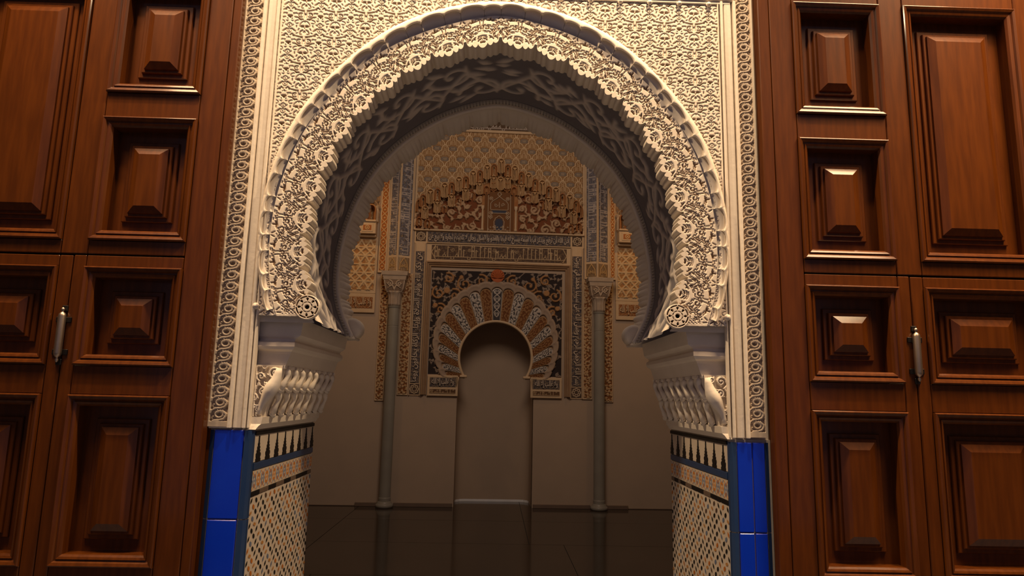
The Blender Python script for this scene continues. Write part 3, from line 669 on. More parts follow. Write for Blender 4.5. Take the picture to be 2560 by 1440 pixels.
# ================================================================== DOORS
YD = 2.745; KD = 2.745/2.70              # the doors stand just in front of the wall
MOULD = [(0, 0), (0, .010), (.003, .0145), (.006, .0155), (.016, .0110), (.021, .003), (.026, .002), (.028, .006), (.036, .0025), (.043, -.006), (.044, -.072)]
def door(s, n):
    side = 'left' if s < 0 else 'right'
    t = thing(f'door_{n}', f'tall varnished panelled wooden door standing {side} of the arch', 'door', (s*1.7, YD, -1.5), FR, None, 'structure')
    t.location = (s*1.7*KD, YD, EYE-1.5*KD); t.scale = (KD, 1, KD); e = 1.131 if s < 0 else 1.118; zt = 2.3
    def bd(name, x0, x1, z0, z1, d=0., th=.06): return G().box(s*x0, s*x1, YD-d, YD+th, z0, z1, .003).out(t, name, M['wood'])
    bd('jamb', e, 1.166, -1.475, zt, 0, .05)
    c1, c2 = (1.270, 1.656), (1.765, 2.268)
    rows = [('small', c1, 1.233, 1.750), ('small', c1, .596, 1.120), ('tall', c2, .596, 1.750), ('small', c1, .092, .483), ('small', c1, -.660, -.026), ('tall', c2, .092, .483), ('tall', c2, -.660, -.026), ('small', c1, -1.35, -.80), ('tall', c2, -1.35, -.80)]
    bd('stile', 1.169, 1.268, -1.475, zt)
    bd('stile', 1.658, 1.763, .537, zt); bd('stile', 1.658, 1.707, -1.475, .531); bd('stile', 1.711, 1.763, -1.475, .529)
    bd('stile', 2.270, 2.42, .537, zt); bd('stile', 2.270, 2.42, -1.475, .529)
    for c, zs in ((c1, ((1.752, zt), (1.122, 1.231), (.537, .594), (.485, .531), (-.024, .090), (-.798, -.662), (-1.475, -1.352))), (c2, ((1.752, zt), (.537, .594), (.485, .529), (-.024, .090), (-.798, -.662), (-1.475, -1.352)))):
        for a, b in zs: bd('rail', c[0]-.0, c[1]+.0, a, b)
    for nm, c, z0, z1 in rows:
        x0, x1 = (c[0], c[1]) if s > 0 else (-c[1], -c[0])
        mo = G().rect(x0-.002, x1+.002, z0-.002, z1+.002, MOULD, YD, False).out(t, 'panel_moulding', M['wood'])
        o = .044; i = .044+.055
        pn = G().rect(x0+o-.01, x1-o+.01, z0+o-.01, z1-o+.01, [(0, -.080), (0, -.068), (i-o, -.068), (i-o, -.052), (i-o+.003, -.049), (i-o+.018, -.049), (i-o+.019, -.040), (i-o+.022, -.037), (i-o+.032, -.037), (i-o+.033, -.029), (i-o+.062, -.014)], YD).out(t, 'raised_panel', M['wood'])
    bk = G().box(s*1.12, s*2.4, YD+.060, YD+.072, -1.475, zt).out(t, 'backing', M['wood'])
    # pin hinge of the wicket
    hx, z0, z1 = s*(1.709 if s > 0 else 1.714), .102, .312
    g = G(); prf = [(0, z1+.004), (.006, z1), (.0075, z1-.006), (.005, z1-.012), (.0035, z1-.015), (.008, z1-.018), (.013, z1-.024), (.0145, z1-.032), (.0145, z0+.034), (.013, z0+.024), (.008, z0+.018), (.0035, z0+.014), (.0065, z0+.007), (.006, z0), (0, z0-.004)]
    h = g.lathe(prf[::-1], (hx, YD-.016, 0), 16).out(t, 'hinge', M['steel'], True, label='steel pin hinge with ball tips')
    for sx in (-1, 1):
        for z in (z0+.036, z1-.046): G().box(hx+sx*.006, hx+sx*.030, YD-.006, YD+.002, z-.010, z+.012, .002).out(h, 'hinge_lug', M['iron'])
    G().box(hx-.011, hx+.011, YD-.006, YD+.002, z1-.012, z1+.012, .002).out(h, 'hinge_lug', M['iron'])
    G().box(hx-.011, hx+.011, YD-.006, YD+.002, z0-.014, z0+.010, .002).out(h, 'hinge_lug', M['iron'])
door(-1, 1); door(1, 2)

# ================================================================== ORATORY: FAR WALL ORNAMENT (coordinates on the far wall)
PALE = (.58, .44, .30); TAN = (.50, .33, .17); DEEP = (.10, .055, .035); BLUE = (.10, .115, .20); RED = (.30, .085, .025); PBL = (.52, .47, .44)
def fillet(t, x0, x1, z0, z1, d, name='fillet', m=None): return G().box(x0, x1, -d, .01, z0, z1, .004).out(t, name, m or M['orn'])
M['orn'] = mat('ornament_stucco', (.58, .43, .28), .85, noise=.4, scale=12, dark=(.50, .35, .20), spec=.2)
M['orn_dark'] = mat('aged_stucco', (.34, .22, .13), .85, noise=.5, scale=10, dark=(.26, .15, .08), spec=.2)
# --- upper net panel
t = thing('net_panel', 'net of small lobed arches in tan stucco covering the wall above the stalactite gable', 'wall panel', (0, 0, 2.5), BK)
pw, ph = .236, .326; T = Cv(pw, ph, 560, (1, 1)); Bz = Cv(pw, ph, 560, (1, 1)); l = .0062
for cx, cz in ((pw/2, 0), (0, ph/2)):
    for s in (-1, 1):
        T.line([(cx+s*x, cz+y) for x, y in ((0, .002), (.020, -.012), (.040, -.034), (.048, -.060), (.046, -.084), (.062, -.093), (.086, -.108), (.102, -.134), (.106, -.166))], l)
        T.line([(cx+s*.047, cz-.086), (cx+s*.047, cz-.172)], .0028); T.line([(cx+s*.074, cz-.104), (cx+s*.074, cz-.170)], .0026, .7)
        T.line([(cx, cz-.082), (cx+s*.020, cz-.098), (cx+s*.030, cz-.122), (cx+s*.030, cz-.160)], .0036); T.line([(cx+s*.012, cz-.110), (cx+s*.012, cz-.165)], .0026, .8)
        T.line([(cx+s*.004, cz-.018), (cx+s*.020, cz-.042), (cx+s*.006, cz-.062), (cx+s*.022, cz-.078)], .0030, .9)
        T.line([(cx+s*.050, cz-.174), (cx+s*.100, cz-.174)], .0030, .8); T.line([(cx+s*(pw/2-.028)-.006, cz-.070), (cx+s*(pw/2-.028)+.004, cz-.055), (cx+s*(pw/2-.028)-.004, cz-.042)], .0024, .6)
    T.line([(cx+pw/2+.05*math.cos(R(a)), cz-.056+.033*math.sin(R(a))) for a in range(0, 361, 20)], .0022, .45)
    for k in (-2, -1, 0, 1, 2): T.line([(cx+pw/2+k*.009, cz-.076), (cx+pw/2+k*.009, cz-.038)], .0022, .6)
    Bz.line([(cx+pw/2-.025, cz-.056), (cx+pw/2+.025, cz-.056)], .034)
T.blur(1)
gx = np.arange(-1.205, 1.245, .0062); gz = np.arange(2.38, 3.915, .0062); X, Z = np.meshgrid(gx, gz)
top = 3.50-.475*np.abs(X-.01)
ok = Z > top-.28
H = samp(T.H, X/pw, (Z-2.40)/ph); Bl = samp(Bz.H, X/pw, (Z-2.40)/ph); g0 = mixc((.30, .17, .075), (.15, .125, .115), Bl)
c = g0*(1-H[..., None])+np.array((.72, .54, .34))*H[..., None]
relief(t, 'carved_field', X, -.002-H*.020, Z, M['carved'], c, ok)
for x0, x1 in ((-1.235, -1.205), (1.245, 1.275)): fillet(t, x0, x1, 2.38, 3.93, .03)
fillet(t, -1.26, 1.30, 3.915, 3.955, .035)
t = thing('carved_cresting', 'pierced band of white lettering along the top of the net panel', 'frieze', (0, 0, 3.96), BK)
G().box(-1.24, 1.28, -.004, .01, 3.956, 4.20).out(t, 'ground', M['orn_dark'])
c = Cv(2.4, .17, 150); c.kufic(.02, 2.38, 0, .17, .0045, .06, 3); panel(t, 'carved_field', c, -1.18, 3.96, -.004, .02, M['carved'], (.12, .085, .065), (.66, .58, .52))
fillet(t, -1.24, 1.28, 4.135, 4.16, .03)

# --- stalactite gable
t = thing('muqarnas_gable', 'stepped gable of small stalactite niches over the carved tympanum', 'muqarnas', (0, 0, 2.40), BK)
def niche(wd, hh, dp, stem):
    """arched hood over a hollow half-cylinder with a pendant stem"""
    g = G(); n = 10; r = wd/2*.80; h0 = hh-wd*.62
    out = []; inn = []
    for k in range(n+1):
        a = math.pi*k/n; out.append((-wd/2*math.cos(a), h0+wd*.60*math.sin(a))); inn.append((-r*math.cos(a), h0+wd*.46*math.sin(a)))
    out = [(-wd/2, 0)]+out+[(wd/2, 0)]; inn = [(-r, 0)]+inn+[(r, 0)]; k = len(out)
    V = [(x, -dp, z) for x, z in out]+[(x, -dp, z) for x, z in inn]+[(x*.75, -dp*.25, max(0, z*.97)) for x, z in inn]+[(x*.35, 0, max(0, z*.93)) for x, z in inn]+[(x, .01, z) for x, z in out]
    F = []
    for i in range(k-1):
        for a, b in ((0, 1), (1, 2), (2, 3)): F.append((a*k+i, a*k+i+1, b*k+i+1, b*k+i))
        F.append((4*k+i, 4*k+i+1, i+1, i))
    g.add(V, F)
    if stem: g.tube([(0, -dp*.75, h0+wd*.1), (0, -dp*.8, h0*.5), (0, -dp*.9, -.01)], [wd*.10, wd*.06, wd*.09], 5); g.add([(-wd*.33, -dp*.9, h0+wd*.22), (wd*.33, -dp*.9, h0+wd*.22), (0, -dp*.9, h0-wd*.12), (0, -dp*.3, h0+wd*.3)], [(0, 1, 2), (0, 3, 1)])
    return g
M['mq1'] = mat('tan_stalactite', (.52, .33, .17), .8, noise=.5, scale=14, dark=(.40, .24, .11), spec=.2)
M['mq2'] = mat('red_stalactite', (.33, .13, .045), .8, noise=.5, scale=14, dark=(.42, .26, .12), spec=.2)
A_ = niche(.106, .225, .050, True); B_ = niche(.104, .190, .040, False); D_ = niche(.100, .200, .045, True); E_ = niche(.085, .130, .035, False)
mA, mB, mD, mE = [mesh('muqarnas_cell', g.V, g.F, m) for g, m in ((A_, M['mq1']), (B_, M['mq2']), (D_, M['mq1']), (E_, M['mq2']))]
SX, SZ = .204, .1015
for k in range(-6, 7):
    s = 1 if k >= 0 else -1; i = abs(k); x = .012+k*SX; z = 3.486-.225-i*SZ
    if z < 2.40: z = 2.40
    if i < 6: place(t, 'cell', mA, (x, -.10, z))
    if i < 6:
        xs = x+s*SX/2
        for sg in ((-1, 1) if k == 0 else (s,)):
            place(t, 'cell', mB, (.012+k*SX+sg*SX/2, -.085, 3.486-.275-i*SZ))
            if i < 5: place(t, 'cell', mD, (.012+k*SX+sg*SX/2, -.045, max(2.40, 3.486-.445-i*SZ)))
    z2 = 3.486-.46-i*SZ
    if 1 <= i < 5 and z2 > 2.42: place(t, 'cell', mE, (x, -.02, max(2.40, 3.486-.43-i*SZ)))
place(t, 'cell', mD, (.012, -.045, 3.02))
for q in (-.1, .1): place(t, 'cell', mE, (.012+q, -.02, 3.01))
for s in (-1, 1):
    for k, (dx, z) in enumerate(((1.175, 2.66), (1.09, 2.56), (1.17, 2.45), (1.05, 2.42))): place(t, 'cell', (mB, mD, mE, mE)[k], (.012+s*dx, -.05, z-.02))
bed = [(.012-1.22, 2.40), (.012+1.235, 2.40), (.012+1.235, 2.78), (.012, 3.40), (.012-1.22, 2.78)]
part(t, 'gable_bed', [(x, -.0035, z) for x, z in bed], [(0, 1, 2, 3, 4)], M['mq2'])
pts = []                                                          # ribbon that follows the steps
for k in range(-6, 7):
    x = .012+k*SX; z = 3.486-abs(k)*SZ
    for a in (180, 150, 120, 90, 60, 30, 0): pts.append((x+.056*math.cos(R(a)), -.105, z-.06+.062*math.sin(R(a))))
    if k < 6:
        zz = 3.486-.085-(abs(k) if k >= 0 else abs(k+1))*SZ
        for a in (150, 90, 30): pts.append((x+SX/2+.042*math.cos(R(a)), -.10, zz-.055+.042*math.sin(R(a))))
pts = [p for p in pts if -1.2 < p[0] < 1.24]; G().tube(pts, .009, 5).out(t, 'edge_ribbon', M['orn'])
# --- tympanum
t = thing('carved_tympanum', 'tympanum of thick carved scrolls on a red ground under the stalactite gable', 'relief', (0, 0, 2.40), BK)
for s in (-1, 1):
    c = Cv(.98, .62, 170); c.scrolls(.085, .017, 31 if s < 0 else 32, 1.25).blur(1)
    X, Z = np.meshgrid(cX := (.012+s*(.265+c.X)), 2.40+c.Y); cut = Z < 3.33-.60*np.abs(X-.012)*.82+.02
    relief(t, 'scroll_field', X, -.004-c.H*.04, Z, M['carved'], mixc((.18, .06, .025), (.46, .31, .19), c.H), cut)
c = Cv(.44, .60, 230)
for s in (-1, 1):
    c.line([(.22, .60), (.22+s*.03, .565), (.22, .53), (.22+s*.05, .49), (.22+s*.10, .46), (.22+s*.13, .42), (.22+s*.13, .33)], .006); c.line([(.22+s*.165, .0), (.22+s*.165, .55)], .006); c.line([(.22+s*.125, .18), (.22+s*.165, .24)], .005)
    c.line([(.22, .235), (.22+s*.02, .225), (.22+s*.035, .205), (.22+s*.055, .20), (.22+s*.062, .17), (.22+s*.075, .15), (.22+s*.070, .04)], .006)
    for z in (.20, .26, .48):
        c.line([(.22+s*.105, z), (.22+s*.14, z+.035)], .005); c.line([(.22+s*.105, z+.035), (.22+s*.14, z)], .005); c.ring(.22+s*.122, z+.017, .026, .004, n=8)
    c.spiral(.22+s*.05, .40, .03, 1.1, 0, s, .005)
c.kufic(.05, .39, 0, .09, .005, .034, 5); c.line([(.10, .275), (.34, .275)], .006); c.line([(.10, .325), (.34, .325)], .006); c.line([(.22, .36), (.22, .44)], .006)
c2 = Cv(.44, .60, 230); c2.line([(.13, .30), (.31, .30)], .022); c2.line([(.22, .07), (.22, .14)], .058); c2.blur(1)
c.blur(0); g0 = mixc((.17, .075, .03), (.055, .06, .09), c2.H); colr = g0*(1-c.H[..., None])+np.array((.48, .36, .25))*c.H[..., None]
panel(t, 'window_field', c, -.215, 2.40, -.012, .02, M['carved'], 0, 0, col=colr)
for s in (-1, 1):
    sh = G().lathe([(.022, 2.405), (.022, 2.43), (.014, 2.44), (.014, 2.72), (.024, 2.74), (.026, 2.78)], (.005+s*.245, -.03, 0), 12).out(t, 'colonnette', M['orn'], True)

# --- inscription frame of the mihrab
VERSE = '\u0623\u0630\u0646 \u0627\u0644\u0644\u0647 \u0623\u0646 \u062a\u0631\u0641\u0639 \u0648\u064a\u0630\u0643\u0631 \u0641\u064a\u0647\u0627 \u0627\u0633\u0645\u0647 \u064a\u0633\u0628\u062d \u0644\u0647 \u0641\u064a\u0647\u0627 \u0628\u0627\u0644\u063a\u062f\u0648 \u0648\u0627\u0644\u0622\u0635\u0627\u0644 \u0631\u062c\u0627\u0644 \u0644\u0627 \u062a\u0644\u0647\u064a\u0647\u0645 \u062a\u062c\u0627\u0631\u0629 \u0648\u0644\u0627 \u0628\u064a\u0639 \u0639\u0646'
VR = '\u0628\u0633\u0645 \u0627\u0644\u0644\u0647 \u0627\u0644\u0631\u062d\u0645\u0646 \u0627\u0644\u0631\u062d\u064a\u0645 \u0648\u0635\u0644\u0649 \u0627\u0644\u0644\u0647 \u0639\u0644\u0649 \u0633\u064a\u062f\u0646\u0627 \u0645\u062d\u0645\u062f \u0641\u064a \u0628\u064a\u0648\u062a'
VL = '\u0639\u0646 \u0630\u0643\u0631 \u0627\u0644\u0644\u0647 \u0648\u0625\u0642\u0627\u0645 \u0627\u0644\u0635\u0644\u0627\u0629 \u0648\u0625\u064a\u062a\u0627\u0621 \u0627\u0644\u0632\u0643\u0627\u0629 \u064a\u062e\u0627\u0641\u0648\u0646 \u064a\u0648\u0645\u0627'
M['letter'] = mat('pale_lettering', (.54, .45, .37), .8, noise=.3, scale=15, spec=.2)
t = thing('inscription_frame', 'band of raised Arabic lettering framing the mihrab on three sides', 'inscription', (0, 0, 0), BK)
def ground_band(root, wd, ht, seed, x0, z0, d, gr, tp, rot=0, rad=.02):
    c = Cv(wd, ht, 170); c.scrolls(rad, .0032, seed, 1.1); return panel(root, 'carved_ground', c, x0, z0, -d, .006, M['carved'], gr, tp, rot=rot)
G().box(-1.215, 1.27, -.012, .01, 2.19, 2.385).out(t, 'bed', M['orn'])
ground_band(t, 2.10, .16, 41, -1.03, 2.207, .013, (.085, .075, .085), (.26, .19, .13))
lettering(t, VERSE, -1.01, 1.05, 2.215, 2.362, -.016, M['letter'], thick=.014)
for nm, s, x0, x1, tx, rot in (('left', -1, -1.205, -1.045, VL, -1), ('right', 1, 1.078, 1.255, VR, 1)):
    G().box(x0, x1, -.012, .01, .0, 2.19).out(t, 'bed', M['orn'])
    ground_band(t, 1.90, x1-x0-.03, 42+s, x0+.015, .17, .013, (.085, .075, .085), (.26, .19, .13), rot=1)
    lettering(t, tx, x0+.022, x1-.022, .19, 2.05, -.016, M['letter'], rot, .014)
    c = Cv(.15, .15, 300); c.ring(.075, .075, .055, .005).ring(.075, .075, .03, .004)
    for k in range(8): c.ring(.075+.045*math.cos(R(45*k)), .075+.045*math.sin(R(45*k)), .02, .003, n=10)
    for z in (2.215, .012): panel(t, 'roundel', c, (x0+x1)/2-.075, z, -.013, .008, M['carved'], (.09, .06, .045), (.52, .40, .28))
    for xx in (x0, x1-.012): fillet(t, xx, xx+.012, .0, 2.19, .03)
fillet(t, -1.215, 1.27, 2.372, 2.398, .045); fillet(t, -1.03, 1.07, 2.190, 2.204, .03)
# --- plaited Kufic band
t = thing('kufic_band', 'horizontal band of tall plaited Kufic strokes directly above the mihrab', 'inscription', (0, 0, 1.93), BK)
G().box(-1.03, 1.075, -.008, .01, 1.925, 2.19).out(t, 'bed', M['orn'])
c = Cv(1.98, .215, 210); c.scrolls(.024, .0026, 51, 1.1); gH = c.H.copy(); c.H *= 0
c.kufic(.05, 1.95, .0, .215, .0058, .062, 12)
for s in (-1, 1): c.line([(.99+s*.985, .10), (.99+s*.93, .005)], .006); c.line([(.99+s*.985, .11), (.99+s*.93, .21)], .006)
colr = mixc((.10, .065, .05), (.25, .16, .09), gH); colr = colr*(1-c.H[..., None])+np.array((.56, .41, .25))*c.H[..., None]
c.H = np.maximum(c.H, gH*.3); panel(t, 'carved_field', c, -.965, 1.955, -.009, .014, M['carved'], 0, 0, col=colr)
# --- mihrab
t = thing('mihrab_arch', 'small horseshoe mihrab arch with fan of alternating carved voussoirs', 'arch', (0, 0, .28), BK)
fr = [(0, .0), (0, .05), (.02, .055), (.03, .035), (.045, .03), (.05, .012), (.062, .010), (.066, .03), (.075, .03), (.078, -.002)]
V = []; F = []
for o, d in fr: V += [(-1.036+o, -d, .015), (-1.036+o, -d, 1.925-o), (1.070-o, -d, 1.925-o), (1.070-o, -d, .025)]
for i in range(len(fr)-1):
    for j in range(3): F.append((i*4+j, i*4+j+1, i*4+5+j, i*4+4+j))
part(t, 'frame_moulding', V, F, M['orn_dark'])
ZP = .23                                                         # the voussoirs meet here
def ray(psi, cx, cz, r):                                         # distance from (cx, ZP) to a circle about (cx, cz)
    c = cz-ZP; b = c*np.sin(psi); return b+np.sqrt(np.maximum(b*b+r*r-c*c, 0))
NV = 23; cx = .004; dps = math.pi*.965/NV; CI = lambda p: ray(p, cx, .555, .530); CO = lambda p: ray(p, cx, .745, .812)
sc = Cv(.40, .16, 330); sc.scrolls(.021, .0058, 61, 1.0); sd = Cv(.40, .16, 330); sd.scrolls(.03, .004, 62, 1.3); pk = Cv(.40, .16, 330)
for q in range(4):
    for s in (-1, 1): pk.line([(.05+.09*q, .08), (.07+.09*q, .08+s*.035), (.11+.09*q, .08+s*.05), (.135+.09*q, .08)], .006); pk.ring(.09+.09*q, .08+s*.02, .012, .004, n=8)
def mh(psi): return np.clip(np.asarray(psi), 0, math.pi)
for k in range(NV):
    p0 = math.pi/2-NV/2*dps+k*dps; u = np.linspace(-1, 1, 31); v = np.linspace(0, 1, 84); U, Vv = np.meshgrid(u, v)
    ps = p0+dps/2+U*dps/2*.93; ri = CI(ps); wd = dps/2*.80; ro = CO(np.full_like(ps, p0+dps/2))-.10*(1-np.sqrt(np.clip(1-U*U, 0, 1)))*.75
    rr_ = ri+(ro-ri)*Vv; X = cx+rr_*np.cos(ps); Z = ZP+rr_*np.sin(ps); white = (k-11) % 2 == 0
    cvv = pk if k == 11 else (sc if white else sd)
    H = samp(cvv.H, Vv*.98+.01+(0 if k == 11 else .13*k), (U*.5+.5)*.96+.02); rim = (np.abs(U) > .9) | (Vv > .97); H = np.where(rim, 1, H)
    H2 = np.clip((1-np.abs(U))*20, 0, 1)
    cc = mixc((.055, .05, .055), (.52, .46, .41), H) if white else mixc((.15, .055, .02), (.36, .20, .09), H)
    relief(t, 'voussoir', X, -.012-H*.009-.006*np.sqrt(np.clip(1-U**4, 0, 1)), Z, M['carved'], cc)
# lobed band round the fan, and the field behind it
ps = np.linspace(math.pi/2-NV/2*dps, math.pi/2+NV/2*dps, NV*14+1); tq = ((ps-ps[0])/dps) % 1*2-1; lob = np.sqrt(np.clip(1-tq*tq, 0, 1))
b_in = CO(ps)-.075*(1-lob)+.012; b_out = CO(ps)+.085+.022*lob
rws = [(b_in, .004), (b_in, .022), (b_in*.8+b_out*.2, .034), (b_in*.55+b_out*.45, .028), (b_in*.4+b_out*.6, .040), (b_in*.1+b_out*.9, .040), (b_out, .030), (b_out, .0)]
M['band'] = mat('grey_lobed_stucco', (.36, .27, .20), .85, noise=.5, scale=14, dark=(.28, .20, .15), spec=.2)
relief(t, 'lobed_band', np.stack([cx+r*np.cos(ps) for r, d in rws]), np.stack([np.full_like(ps, -d) for r, d in rws]), np.stack([ZP+r*np.sin(ps) for r, d in rws]), M['band'])
th = np.linspace(-123, 123, 90); pts = [(cx+.520*math.sin(R(a)), -.012, .555+.520*math.cos(R(a))) for a in th]; G().tube(pts, .020, 8).out(t, 'arch_rim', M['orn'], True)
V = [(cx+q*math.cos(a), -.010, ZP+q*math.sin(a)) for q in (0, 1) for a in ps]
bi = CI(ps)-.01; V = [(cx+b*math.cos(a), -.006, ZP+b*math.sin(a)) for a, b in zip(ps, bi)]+[(cx+b*math.cos(a), -.006, ZP+b*math.sin(a)) for a, b in zip(ps, b_in+.02)]
n = len(ps); part(t, 'fan_bed', V, [(i, i+1, n+i+1, n+i) for i in range(n-1)], M['orn_dark'])
c = Cv(1.90, 1.50, 170); c.scrolls(.040, .0080, 71, 1.2); big = Cv(1.90, 1.50, 170)
for s in (-1, 1):
    for x, z, r, d in ((.22, 1.36, .09, 1), (.47, 1.30, .11, -1), (.70, 1.38, .08, 1), (.84, 1.16, .10, -1), (.60, 1.13, .10, 1), (.80, .93, .08, 1)): big.spiral(.95+s*x, z, r, 1.25, 1.2 if s > 0 else 1.94, s*d, .014)
    for x, z, r in ((.72, 1.20, .045), (.52, 1.40, .03), (.88, .98, .035)): big.dot(.95+s*x, z, r)
big.blur(1); X, Z = np.meshgrid(-.948+c.X, .302+c.Y); px = X-cx; pz = Z-ZP; pa = np.arctan2(pz, px); ok = (np.hypot(px, pz) > np.interp(pa, ps, b_out)-.02) | (pa < 0)
colr = mixc((.030, .022, .022), (.29, .225, .18), c.H); colr = colr*(1-big.H[..., None])+np.array((.37, .20, .09))*big.H[..., None]; H = np.maximum(c.H*.6, big.H)
relief(t, 'carved_spandrels', X, -.004-H*.022, Z, M['carved'], colr, ok & (Z > .30))
sh = G(); zc = 1.735
for k in range(9):
    a = R(-10+25*k); sh.tube([(cx, -.045, zc-.035), (cx+.045*math.cos(a), -.060, zc-.015+.045*math.sin(a)), (cx+.088*math.cos(a), -.045, zc+.088*math.sin(a))], [.006, .013, .012], 6)
M['shell'] = mat('red_shell', (.42, .10, .025), .75, noise=.3, scale=20)
sh.lathe([(.0, -.010), (.095, -.008), (.10, 0)], (cx, -.035, zc), 20, 'y', False); sh.out(t, 'shell_boss', M['shell'])
for s in (-1, 1): G().box(cx+s*.395, cx+s*.50, -.05, .02, .262, .30, .01).out(t, 'springing', M['orn'])
for s, lab in ((-1, 'left'), (1, 'right')):
    q = thing('mihrab_impost', f'carved stucco block with a short inscription under the {lab} foot of the mihrab arch', 'impost', (s*.73, 0, .0), BK, 'imposts of the mihrab')
    x0, x1 = (-.945, -.515) if s < 0 else (.510, .955)
    G().box(x0, x1, -.035, .02, .0, .29, .005).out(q, 'block', M['orn']); a, b = x0+.03, x1-.03
    c = Cv(b-a, .135, 220); c.scrolls(.02, .0028, 81, 1.1); c.ring((b-a)/2, .068, 1, .0); panel(q, 'carved_ground', c, a, .125, -.037, .006, M['carved'], (.08, .07, .075), (.26, .19, .13))
    lettering(q, '\u0648\u0644\u0627 \u063a\u0627\u0644\u0628 \u0625\u0644\u0627 \u0627\u0644\u0644\u0647', a+.03, b-.03, .135, .25, -.040, M['letter'], thick=.012)
    c = Cv(b-a, .062, 240); c.kufic(.01, b-a-.01, -.01, .07, .004, .035, 9); panel(q, 'carved_strip', c, a, .035, -.037, .008, M['carved'], (.12, .065, .035), (.46, .32, .19))
    G().add([(s*.50, -.035, .27), (s*.50, 0, .27), (s*.535, 0, .12), (s*.535, -.035, .12), (s*.60, -.035, .27), (s*.60, 0, .27)], [(0, 1, 2, 3), (0, 3, 4)]).out(q, 'corbel', M['orn'])

# --- columns, capitals, piers above them
for s, lab, xc, xs in ((-1, 'left', -1.452, -1.418), (1, 'right', 1.478, 1.470)):
    t = thing('column', f'slender grey marble column with carved capital, {lab} of the mihrab', 'column', (xc, -.10, -1.5), BK, 'columns beside the mihrab')
    cy = -.10; dr = .0
    G().lathe([(.115, -1.5), (.120, -1.47), (.112, -1.452), (.098, -1.445), (.092, -1.425), (.085, -1.415)], (xc, cy, 0), 28).out(t, 'base', M['marble'], True)
    g = G()
    for a in (((.083, -1.42), (.083, -1.375)), ((.083, -1.375), (.078, -1.362)), ((.078, -1.362), (.0765, .95)), ((.0765, .95), (.074, .953), (.074, .961), (.0762, .964)), ((.0762, .964), (.0758, 1.21)), ((.0758, 1.21), (.083, 1.217), (.083, 1.24))): g.lathe(a, (xc, cy, 0), 32, cap=False)
    g.out(t, 'shaft', M['marble'], True)
    cp = G().lathe([(.078, 1.24), (.086, 1.27), (.084, 1.36), (.10, 1.42), (.12, 1.445)], (xc, cy, 0), 48, flute=lambda a, h: 1+.07*math.cos(12*a)).out(t, 'capital', M['capital'] if 'capital' in M else M.setdefault('capital', mat('capital_stucco', (.44, .35, .27), .8, noise=.5, scale=14, dark=(.34, .25, .18), spec=.2)), True)
    lv = [(1.43, .10), (1.47, .125), (1.54, .140), (1.60, .148), (1.605, .155), (1.66, .165), (1.668, .178), (1.725, .185)]; V = []; F = []
    for z, h in lv: V += [(xc-h, cy-h*.75, z), (xc+h, cy-h*.75, z), (xc+h, cy+.16, z), (xc-h, cy+.16, z)]
    for i in range(len(lv)-1):
        for j in range(4): F.append((i*4+j, i*4+(j+1) % 4, i*4+4+(j+1) % 4, i*4+4+j))
    F += [(0, 1, 2, 3), tuple(range(len(V)-4, len(V)))]; part(t, 'abacus', V, F, M['capital'])
    c = Cv(.26, .16, 240)
    for q in (-1, 1): c.spiral(.13+q*.065, .10, .045, 1.4, 1.57, q, .009); c.line([(.13, .02), (.13+q*.03, .08), (.13+q*.1, .04)], [.012, .009, .004])
    X, Z = np.meshgrid(c.X-.13, c.Y); hh = np.interp(1.445+Z, [a for a, b in lv], [b for a, b in lv]); relief(t, 'carved_face', xc+X*(hh/.145), cy-hh*.75-.002-c.H*.016, 1.445+Z, M['carved'], mixc((.24, .17, .12), (.50, .40, .31), c.H))
    # pier
    t = thing('inscribed_pier', f'tall stucco pier with two faces of blue-ground lettering above the {lab} column', 'pier', (xs, 0, 1.73), BK, 'piers above the columns')
    xa, xm, xb = (-1.585, -1.440, -1.258) if s < 0 else (1.285, 1.452, 1.630)
    ya, ym = -.03, -.115; zt = 4.1
    for x0, y0, x1, y1, sd in ((xa, ya, xm, ym, 1), (xm, ym, xb, ya, 2)):
        wd = math.hypot(x1-x0, y1-y0); c = Cv(zt-1.98, wd-.03, 140); c.scrolls(.018, .0028, 90+sd, 1.0); gH = c.H.copy(); c.H *= 0
        c.kufic(.02, zt-2.0, 0, wd-.03, .0046, .055, 20+sd+s); H = np.maximum(c.H, gH*.45)
        Zu, Uu = np.meshgrid(1.98+c.X, (.015+c.Y)/wd); Uu = Uu if s*1 > 0 else 1-Uu
        nx, ny = -(y1-y0)/wd, -(x1-x0)/wd*-1; nx, ny = (y1-y0)/wd, -(x1-x0)/wd
        colr = mixc((.10, .10, .135), (.24, .21, .20), gH); colr = colr*(1-c.H[..., None])+np.array((.54, .46, .40))*c.H[..., None]
        relief(t, 'lettered_face', x0+(x1-x0)*Uu+nx*H*.01, y0+(y1-y0)*Uu+ny*H*.01, Zu, M['carved'], colr)
        G().add([(x0, y0, 1.73), (x1, y1, 1.73), (x1, y1, zt), (x0, y0, zt), (x0, .01, 1.73), (x1, .01, 1.73), (x0, .01, zt), (x1, .01, zt)], [(0, 1, 2, 3), (0, 3, 6, 4), (1, 5, 7, 2)]).out(t, 'face_bed', M['orn'])
        c = Cv(wd-.03, .20, 260)
        for q in (-1, 1): c.line([((wd-.03)/2, .19), ((wd-.03)/2+q*.05, .11), ((wd-.03)/2+q*.06, .02)], .006); c.spiral((wd-.03)/2+q*.028, .07, .024, 1.1, 1.57, q, .005)
        Uu, Zu = np.meshgrid((.015+c.X)/wd, 1.755+c.Y)
        relief(t, 'leaf_block', x0+(x1-x0)*Uu+nx*c.H*.01, y0+(y1-y0)*Uu+ny*c.H*.01, Zu, M['carved'], mixc((.22, .11, .035), (.52, .36, .18), c.H))
    for x, y in ((xa, ya), (xm, ym), (xb, ya)): G().tube([(x, y-.003, 1.73), (x, y-.003, zt)], .013, 6).out(t, 'edge_bead', M['orn'])
